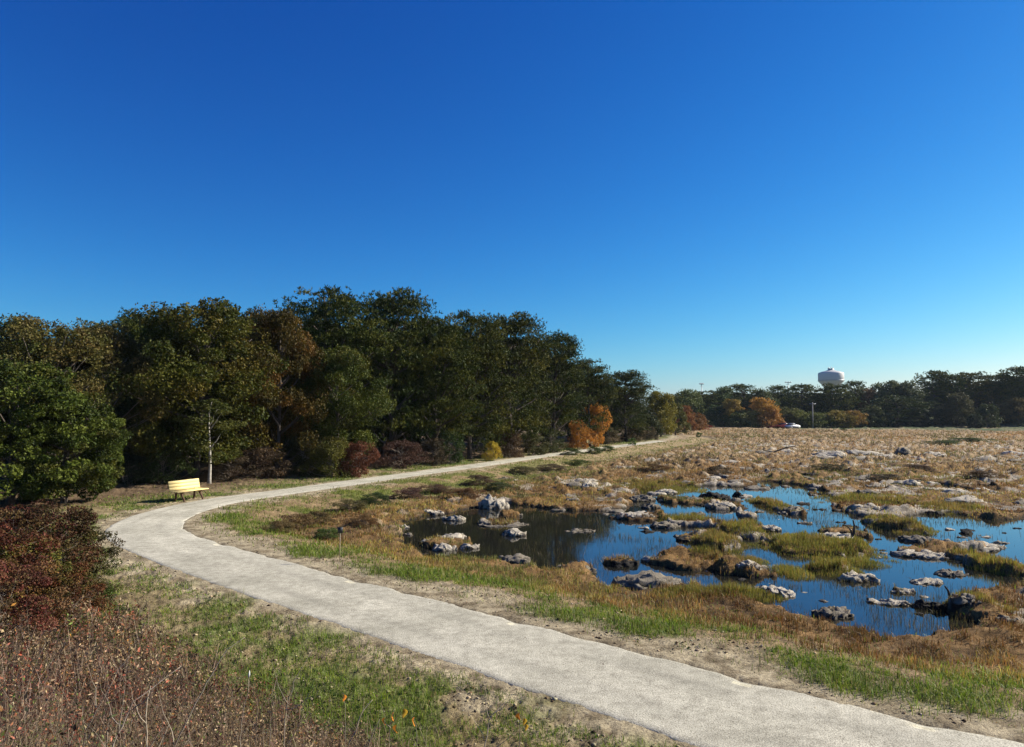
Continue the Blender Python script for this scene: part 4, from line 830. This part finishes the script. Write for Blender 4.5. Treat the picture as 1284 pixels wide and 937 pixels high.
HUM = [
 (542, 645, 32, 11, 'w', 'white-topped hummock at the left end of the dark water, nearest the grass', 0),
 (569, 652, 26, 8, 'w', 'small white hummock just right of the leftmost large white one', 0),
 (619, 637, 38, 18, 'w', 'tall peaked hummock with dark left flank, highest in the dark water', 1),
 (632, 658, 62, 6, 'g', 'long flat grey ledge below the tall peaked hummock', 0),
 (646, 647, 18, 8, 'g', 'small grey lump touching the right foot of the tall peaked hummock', 0),
 (644, 671, 32, 10, 'w', 'bright white dome alone in the dark water', 0),
 (538, 681, 24, 10, 'w', 'leftmost white hummock of the close group of four', 0),
 (567, 675, 38, 9, 'w', 'rear hummock of the close group of four', 0),
 (555, 689, 30, 11, 'w', 'nearest white hummock of the close group of four', 0),
 (587, 687, 28, 7, 'w', 'rightmost low hummock of the close group of four', 0),
 (645, 703, 46, 12, 'g', 'grey-white hummock half sunk in the near amber grass', 0),
 (724, 716, 46, 16, 'g', 'rough cracked hummock where the dark water turns blue', 0),
 (740, 615, 24, 10, 'w', 'pointed white hummock in the amber grass behind the pond', 1),
 (505, 662, 18, 5, 'w', 'tiny white lump at the far left tip of the pond', 0),
 (512, 671, 13, 4, 'g', 'smallest lump just below the tiny white one at the left tip', 0),
 (729, 666, 42, 4, 'g', 'thin low streak of hummock in the middle of the dark water', 0),
 (632, 603, 14, 6, 'g', 'small grey lump on the far bank above the peaked hummock', 0),
 (646, 607, 11, 6, 'w', 'small white lump on the far bank right of the grey one', 0),
 (805, 628, 32, 13, 'g', 'smooth grey dome at the upper left corner of the blue water', 0),
 (772, 620, 26, 6, 'g', 'low grey ledge left of the smooth grey dome', 0),
 (799, 650, 54, 9, 'w', 'long flat white hummock on the edge between dark and blue water', 0),
 (816, 637, 28, 7, 'g', 'dark-edged lump below the smooth grey dome', 0),
 (835, 619, 28, 8, 'w', 'white lump at the top edge of the blue water right of the grey dome', 0),
 (835, 629, 17, 4, 'g', 'tiny grey lump in the water right of the smooth grey dome', 0),
 (866, 629, 34, 5, 'g', 'thin grey ledge left of the rough black hummock', 0),
 (895, 626, 36, 10, 'd', 'rough black hummock at the upper middle of the blue water', 0),
 (902, 637, 40, 9, 'w', 'cream-coloured hummock just in front of the rough black one', 0),
 (926, 623, 14, 9, 'd', 'small upright black lump right of the rough black hummock', 1),
 (995, 643, 28, 10, 'g', 'dark-sided grey hummock right of the brown sedge islet', 0),
 (964, 665, 32, 10, 'w', 'pale hummock at the right end of the green rush islet', 0),
 (832, 661, 38, 9, 'g', 'knobbly grey hummock left of the reddish grass strip', 0),
 (880, 678, 60, 8, 'd', 'low dark strip of peat below the reddish grass strip', 0),
 (841, 704, 64, 13, 'w', 'largest smooth white hummock, on the long grassy islet', 0),
 (782, 708, 40, 11, 'd', 'black mossy lump at the left tip of the long grassy islet', 0),
 (938, 719, 34, 12, 'w', 'white-capped hummock at the right end of the long grassy islet', 0),
 (1137, 612, 32, 8, 'w', 'pale hummock in the amber grass left of the small far pool', 0),
 (1017, 599, 24, 7, 'd', 'dark round lump in the amber grass above the pond', 0),
 (1177, 617, 44, 5, 'w', 'pale rim along the front of the small far pool', 0),
 (1206, 634, 50, 11, 'w', 'whitish hummock right of the small far pool and below it', 0),
 (1172, 645, 24, 9, 'd', 'dark lump left below the whitish hummock by the small far pool', 0),
 (1084, 642, 40, 10, 'w', 'broad pale hummock at the left of the right-hand pond arm', 0),
 (1087, 623, 34, 9, 'g', 'dark-edged grey hummock behind the broad pale one', 0),
 (1137, 658, 34, 8, 'w', 'pale hummock on top of the brown grass islet in the pond arm', 0),
 (1150, 678, 46, 11, 'g', 'grey and black hummock in front of the brown grass islet', 0),
 (1223, 687, 80, 13, 'w', 'longest white hummock, alone in the blue water at right', 0),
 (1042, 675, 58, 11, 'w', 'pale hummock beside the upright forked stump', 0),
 (1155, 697, 62, 12, 'w', 'white hummock at the right end of the big green rush bed', 0),
 (1212, 669, 20, 5, 'd', 'small dark sliver in the water above the longest white hummock', 0),
 (809, 734, 84, 24, 'g', 'large rough grey hummock at the near shore, left side', 0),
 (972, 743, 54, 14, 'w', 'cracked white hummock at the near shore by the bright grass strip', 0),
 (1073, 727, 46, 19, 'w', 'cracked white hummock with brown grass on it below the big rush bed', 0),
 (1044, 771, 50, 19, 'g', 'nearest hummock in open water, with a dark front', 0),
 (1115, 756, 46, 9, 'w', 'thin pale hummock left of the smooth black one', 0),
 (1168, 762, 42, 17, 'd', 'smooth black hummock in the near blue water', 0),
 (1131, 743, 28, 9, 'w', 'small pale hummock between the two thin ones in the near water', 0),
 (1162, 731, 42, 9, 'w', 'thin pale hummock above the smooth black one', 0),
 (1191, 720, 36, 8, 'g', 'low grey hummock with sedge right above the leaning stake', 0),
 (1212, 770, 44, 18, 'g', 'dark grey mound joining the near right shore', 0),
 (1245, 770, 40, 20, 'g', 'pale-topped rough mound on the near right shore', 0),
 (1278, 717, 36, 18, 'g', 'rock-like hummock at the right edge of the photo above the shore', 0),
 (1262, 786, 34, 14, 'g', 'rough grey lump in the orange grass at the right edge', 0),
 (1038, 575, 44, 9, 'w', 'wide pale hummock at left of the far whitish band', 0),
 (1078, 573, 50, 9, 'w', 'widest pale hummock of the far whitish band', 0),
 (1133, 573, 20, 10, 'g', 'steep-sided grey hummock in the far whitish band', 1),
 (1170, 575, 34, 8, 'w', 'pale hummock right of the steep-sided one in the far band', 0),
 (1270, 573, 34, 7, 'w', 'pale hummock of the far band near the right edge', 0),
]
for h in HUM: hummock(*h[:6], peak=h[6])
k = 0
while k < 150:
    if k < 95: px = 850 + 470 * rng.random(); py = [570, 577, 601, 590][k % 4] + rng.normal() * 4 + (px < 950) * 2
    else: px = 700 + 584 * rng.random(); py = 600 + 45 * rng.random()
    if py < 560: continue
    hummock(px, py, 8 + 26 * rng.random() ** 1.5, 4 + 4 * rng.random(), 'wgg'[k % 3], 'small pale hummock among many in the amber bog beyond the pond', group='small hummocks in the bog beyond the pond', lo=True, dep=.9, wx=P(px, py, -.33)); k += 1

POND_PX = [(960, 628), (1045, 635), (1100, 655), (1240, 662), (1284, 660), (1284, 700), (1240, 735), (1180, 765), (1150, 785), (1060, 775), (960, 745), (860, 725), (780, 722), (770, 690), (800, 665), (830, 640), (900, 622)]
k = 0
while k < 95:
    px = 770 + 514 * rng.random(); py = 620 + 160 * rng.random() ** 1.3
    if not inpoly(np.array([px]), np.array([py]), POND_PX)[0]: continue
    hummock(px, py, 5 + 15 * rng.random() ** 1.6, 2.5 + 4 * rng.random(), 'gdw'[k % 3], 'small mud lump among many breaking the blue water of the pond', group='small mud lumps in the pond water', lo=True, dep=.8); k += 1

# dead wood in the pond
def wood_thing(name, px, py, segs, lab, cat):
    X0, Y0 = P(px, py, ZW); mb = MB()
    for pts, r in segs: mb.tube(np.array(pts, float), np.linspace(r, r * .45, len(pts)), 7)
    o = mb.build(name, M_deadwood, None, True, (X0, Y0, ZW)); tag(o, lab, cat)
wood_thing('dead_stump', 1071, 675, [([(0, 0, -.1), (.0, 0, .25), (.02, 0, .42), (-.02, 0, .62)], .055), ([(-.05, 0, -.05), (-.1, 0, .25), (-.2, 0, .38)], .04), ([(.06, 0, -.05), (.12, 0, .1), (.1, 0, .2)], .03)], 'upright forked black stump standing in the blue water', 'stump')
wood_thing('broken_stake', 1190, 748, [([(.05, 0, -.1), (-.02, 0, .14), (-.09, 0, .24)], .035)], 'short leaning black stake behind the smooth black hummock', 'stake')
wood_thing('fallen_branch', 976, 571, [([(-1.6, 0, .1), (-.4, .1, .35), (.9, .1, .8), (1.9, 0, 1.0)], .10), ([(-.4, .1, .35), (-1.6, -.1, .5)], .07)], 'dark fallen branch lying in the far whitish hummocks', 'branch')
wood_thing('mooring_stick', 1233, 690, [([(0, 0, -.1), (.03, 0, .1), (.25, 0, .13)], .02)], 'thin stick poking from the water by the longest white hummock', 'stick')

# ------------------------------------------------------------------ benches
def make_bench(loc, rz, lab):
    """local +Y is the way the sitter looks"""
    root = empty('park_bench', loc, rz)
    for s in (-1, 1):
        mb = MB(); x = s * .55
        mb.tube([(x, .30, -.05), (x, .29, .08), (x, .19, .22), (x, .12, .33), (x, .16, .40)], [.045, .04, .04, .05, .045], 8)
        mb.tube([(x, -.22, -.05), (x, -.18, .15), (x, -.16, .36), (x, -.26, .6), (x, -.33, .84)], [.05, .045, .05, .04, .03], 8)
        mb.box((x, .02, .385), (.08, .5, .06)); mb.build('leg', M_benchdark, root, True)
    for q in range(4):
        mb = MB(); mb.box((0, -.14 + .125 * q, .44), (1.85, .118, .04)); mb.build('seat_slat', M_wood, root)
    for q in range(3):
        y = -.205 - .032 * q; z = .545 + .137 * q; a = .22
        R = [[1, 0, 0], [0, math.cos(a), -math.sin(a)], [0, math.sin(a), math.cos(a)]]
        mb = MB(); mb.box((0, y, z), (1.8, .035, .136), R); mb.build('back_slat', M_wood, root)
    tag(root, lab, 'bench', 'wooden benches beside the path'); return root
bx, by = P(236, 627.5, 0); make_bench((bx, by, Zat(bx, by)), math.radians(-109.3), 'yellow wooden bench standing on the bare verge left of the path bend')
bx, by = P(741, 560.5, 0); make_bench((bx, by, Zat(bx, by)), math.radians(-114), 'far pale bench beside the path in front of the orange shrubs')
bx, by = P(836, 544.5, 0); make_bench((bx, by, Zat(bx, by)), math.radians(-120), 'tiny most distant bench beyond the end of the path')

# little sign on a rod
X0, Y0 = P(426, 705, 0); root = empty('marker_sign', (X0, Y0, Zat(X0, Y0)))
mb = MB(); mb.tube([(0, 0, -.1), (0, 0, .4), (.005, 0, .80)], .009, 8); mb.build('rod', M_palestem, root, True)
mb = MB(); mb.box((0, 0, .80), (.13, .012, .15)); mb.box((0, -.009, .80), (.11, .004, .13)); mb.build('plate', M_darkmetal, root); tag(root, 'small dark plate on a thin rod in the grass inside the path bend', 'sign')

# ------------------------------------------------------------------ water tower, masts, pole, cars
d = 620; x0 = (1042.5 - 642) / F_PX * d; root = empty('water_tower', (x0, d, 0))
s = d / F_PX; R = 15.2 * s; z = lambda py: CAM_H + (HORIZ - py) * s
mb = MB(); mb.lathe([(5.2, 0), (4.0, 8), (3.8, z(492)), (4.4, z(488)), (R * .66, z(484)), (R * .70, z(482.8)), (R * .98, z(478.6)), (R * 1.0, z(478)), (R, z(468.6)), (R * .96, z(467.6)), (R * .72, z(466.2)), (R * .4, z(465)), (R * .2, z(463.8)), (0.01, z(463.6))], 48); mb.build('tank', M_whitepaint, root, True)
mb = MB(); mb.lathe([(R * 1.0, z(477.6)), (R * 1.025, z(477.6)), (R * 1.025, z(476.9)), (R * 1.0, z(476.9))], 48); mb.build('catwalk', M_galv, root)
mb = MB(); mb.lathe([(R * .24, z(464.2)), (R * .24, z(462.6)), (.01, z(462.5))], 20); mb.build('hatch', M_galv, root)
for q in range(7):
    a = q * .9; mb = MB(); mb.tube([(R * .2 * math.cos(a), R * .2 * math.sin(a), z(463.5)), (R * .2 * math.cos(a), R * .2 * math.sin(a), z(461.2 - .4 * (q % 3)))], .22, 6); mb.box((R * .2 * math.cos(a), R * .2 * math.sin(a), z(461.8)), (.5, .3, 1.1)); mb.build('antenna', M_galv, root)
tag(root, 'pale grey water tower rising behind the far tree line', 'water tower')
for (px, top, wd, lab) in [(880, 482, 5.5, 'left floodlight mast above the far trees'), (988.5, 480, 8.5, 'right floodlight mast near the water tower')]:
    d = 340; x0 = (px - 642) / F_PX * d; s = d / F_PX; H = CAM_H + (HORIZ - top) * s; root = empty('floodlight_mast', (x0, d, 0))
    mb = MB(); mb.tube([(0, 0, -.3), (0, 0, H / 2), (0, 0, H)], [.3, .22, .14], 8); mb.build('pole', M_galv, root, True)
    w2 = wd * s / 2; mb = MB(); mb.box((0, 0, H), (w2 * 2, .12, .12)); mb.box((0, 0, H - .8), (w2 * 1.4, .12, .1)); mb.build('crossbar', M_galv, root)
    for q in range(4):
        mb = MB(); xx = -w2 + (q + .5) * w2 / 2; mb.lathe([(.05, .3), (.3, .1), (.34, -.2), (.3, -.25), (.01, -.22)], 10, (xx, 0, H + .25)); mb.build('lamp', M_galv, root, True)
    tag(root, lab, 'floodlight mast')
d = 219; x0 = (1018.5 - 642) / F_PX * d; root = empty('utility_pole', (x0, d, Zat(x0, d))); H = 7.6
mb = MB(); mb.tube([(0, 0, -.3), (0, 0, 4), (0, 0, H)], [.17, .15, .12], 8); mb.build('pole', M_palebark, root, True)
mb = MB(); mb.box((0, -.14, H - .5), (1.9, .1, .12)); mb.build('crossarm', M_galv, root)
for q in (-.8, 0, .8):
    mb = MB(); mb.lathe([(.01, .18), (.05, .16), (.06, .02), (.03, 0)], 8, (q, -.14, H - .44)); mb.build('insulator', M_whitepaint, root, True)
tag(root, 'slim grey utility pole in front of the far hedge', 'utility pole')
def car(px, d, rz, paint, lab):
    x0 = (px - 642) / F_PX * d; root = empty('parked_car', (x0, d, Zat(x0, d) + .05), rz)
    def sect(prof, w0, w1, name, mat):
        P2 = np.array(prof, float); zs = P2[:, 1]; ww = np.interp(zs, [zs.min(), zs.max()], [w0, w1]) / 2
        V = np.vstack([np.c_[P2[:, 0], -ww, zs], np.c_[P2[:, 0], ww, zs]]); n = len(P2)
        Qd = [[i, (i + 1) % n, n + (i + 1) % n, n + i] for i in range(n)]
        cen = V.mean(0); V = np.vstack([V, [[P2[:, 0].mean(), -ww.mean(), zs.mean()], [P2[:, 0].mean(), ww.mean(), zs.mean()]]])
        T = [[2 * n, (i + 1) % n, i] for i in range(n)] + [[2 * n + 1, n + i, n + (i + 1) % n] for i in range(n)]
        return mesh_obj(name, V, Qd, mat, root, T)
    sect([(-2.2, .3), (-2.25, .75), (-2.1, .95), (-1.0, 1.0), (1.0, 1.0), (2.1, .85), (2.25, .6), (2.2, .3)], 1.8, 1.7, 'body', paint)
    sect([(-1.75, 1.002), (-1.3, 1.40), (.35, 1.42), (1.05, 1.002)], 1.62, 1.3, 'window', M_glassdark)
    sect([(-1.28, 1.405), (-1.2, 1.47), (.25, 1.48), (.38, 1.42)], 1.32, 1.2, 'roof', paint)
    for sx in (-1.4, 1.4):
        for sy in (-1, 1):
            mb = MB(); mb.tube([(sx, sy * .68, .32), (sx, sy * .9, .32)], .32, 14); w_ = mb.build('wheel', M_rubber, root, False)
            mb = MB(); mb.tube([(sx, sy * .885, .32), (sx, sy * .91, .32)], .18, 10); mb.build('rim', M_galv, w_)
    tag(root, lab, 'car')
M_cw = simple('white_car_paint', (.75, .75, .75), .25, 0, 1); M_cr = simple('red_car_paint', (.35, .03, .03), .3, 0, 1)
car(993, 213, .5, M_cw, 'white parked car at the far edge of the bog')
car(983, 216, .2, M_cr, 'dark red parked car just left of the white one')

# thin autumn haze filling the air over the whole place
mb = MB(); mb.box((150, 500, 30), (2600, 3000, 72))
M_haze = bpy.data.materials.new('haze'); M_haze.use_nodes = True; t = M_haze.node_tree; t.nodes.clear()
ho = t.nodes.new('ShaderNodeOutputMaterial'); hv = t.nodes.new('ShaderNodeVolumePrincipled'); hv.inputs['Density'].default_value = .00008; hv.inputs['Color'].default_value = (.75, .86, 1, 1)
t.links.new(hv.outputs[0], ho.inputs['Volume']); o = mb.build('haze', M_haze); tag(o, 'thin pale haze in the air over the bog', 'haze', kind='stuff')

# ------------------------------------------------------------------ litter: clods, stones, leaves
def bits(name, x, y, z, s, col, mat, flat=.6):
    n = len(x); V0 = np.array([(1, 0, 0), (0, 1, 0), (-1, 0, 0), (0, -1, 0), (0, 0, 1), (0, 0, -1)], float); T0 = np.array([[0, 1, 4], [1, 2, 4], [2, 3, 4], [3, 0, 4], [1, 0, 5], [2, 1, 5], [3, 2, 5], [0, 3, 5]])
    V = V0[None] * (1 + .35 * rng.normal(size=(n, 6, 1))) * s[:, None, None] * np.array([1, 1, flat]); a = rng.random(n) * 6.28
    c, q = np.cos(a)[:, None], np.sin(a)[:, None]; Vx = V[..., 0] * c - V[..., 1] * q; Vy = V[..., 0] * q + V[..., 1] * c
    V = np.stack([Vx + x[:, None], Vy + y[:, None], V[..., 2] + (z + s * .15)[:, None]], -1).reshape(-1, 3)
    return mesh_obj(name, V, None, mat, Ft=(T0[None] + np.arange(n)[:, None, None] * 6).reshape(-1, 3), col=np.repeat(col, 6, 0))
M_soil = foliage_mat('soil_clod', 0.0, .95, .1)
x, y, d = scatter(60000, 6, 45, -40, 40); r = zones(x, y); n1 = fbm(x, y, 1.5, 4, 97)
p = (r['e'] > .02) * ((r['e'] < 2.6) | (~r['bog'] & (r['mound'] < .3) & (y < 26))) * ss(.40, .58, n1) * .5
x, y, d = keep(rng.random(len(x)) < p, x, y, d); n = len(x)
bits('soil_clods', x, y, height(x, y), .008 + .026 * rng.random(n) ** 3 + d * .0003, pick([(.34, .27, .18), (.16, .11, .07), (.06, .04, .028), (.38, .32, .23)], n), M_soil); tag(bpy.data.objects['soil_clods'], 'loose soil clods and pebbles scattered on the sandy verges', 'soil clods', kind='stuff')
x, y, d = scatter(9000, 6, 40, -40, 40); r = zones(x, y)
x, y, d = keep((r['e'] < -.05) & (rng.random(len(x)) < .35), x, y, d); n = len(x)
bits('path_pebbles', x, y, np.full(n, .012), .004 + .006 * rng.random(n), pick([(.45, .42, .37), (.3, .27, .23), (.15, .12, .1)], n), M_soil); tag(bpy.data.objects['path_pebbles'], 'small loose pebbles and crumbs lying on the pale path', 'pebbles', kind='stuff')
x, y, d = scatter(7000, 4.5, 32, -40, 38); r = zones(x, y)
x, y, d = keep((rng.random(len(x)) < np.where(r['e'] < 0, .03, .16)) & (r['e'] < 3.5), x, y, d); n = len(x)
nm = unit(rng.normal(size=(n, 3)) * .35 + [0, 0, 1]); u = unit(np.cross(nm, rdir(n, rng))); v = np.cross(nm, u); s_ = (.012 + .016 * rng.random(n))
V, Q = quads(np.stack([x, y, np.maximum(height(x, y), np.where(zones(x, y)['e'] < 0, .012, -9)) + .012], -1), u, v, s_, s_ * .6)
o = mesh_obj('fallen_leaves', V, Q, M_leaf, col=np.repeat(pick([(.30, .17, .06), (.20, .11, .05), (.42, .30, .12), (.12, .07, .04), (.5, .4, .25)], n), 4, 0)); tag(o, 'small dry fallen leaves lying on the verges and path', 'fallen leaves', kind='stuff')
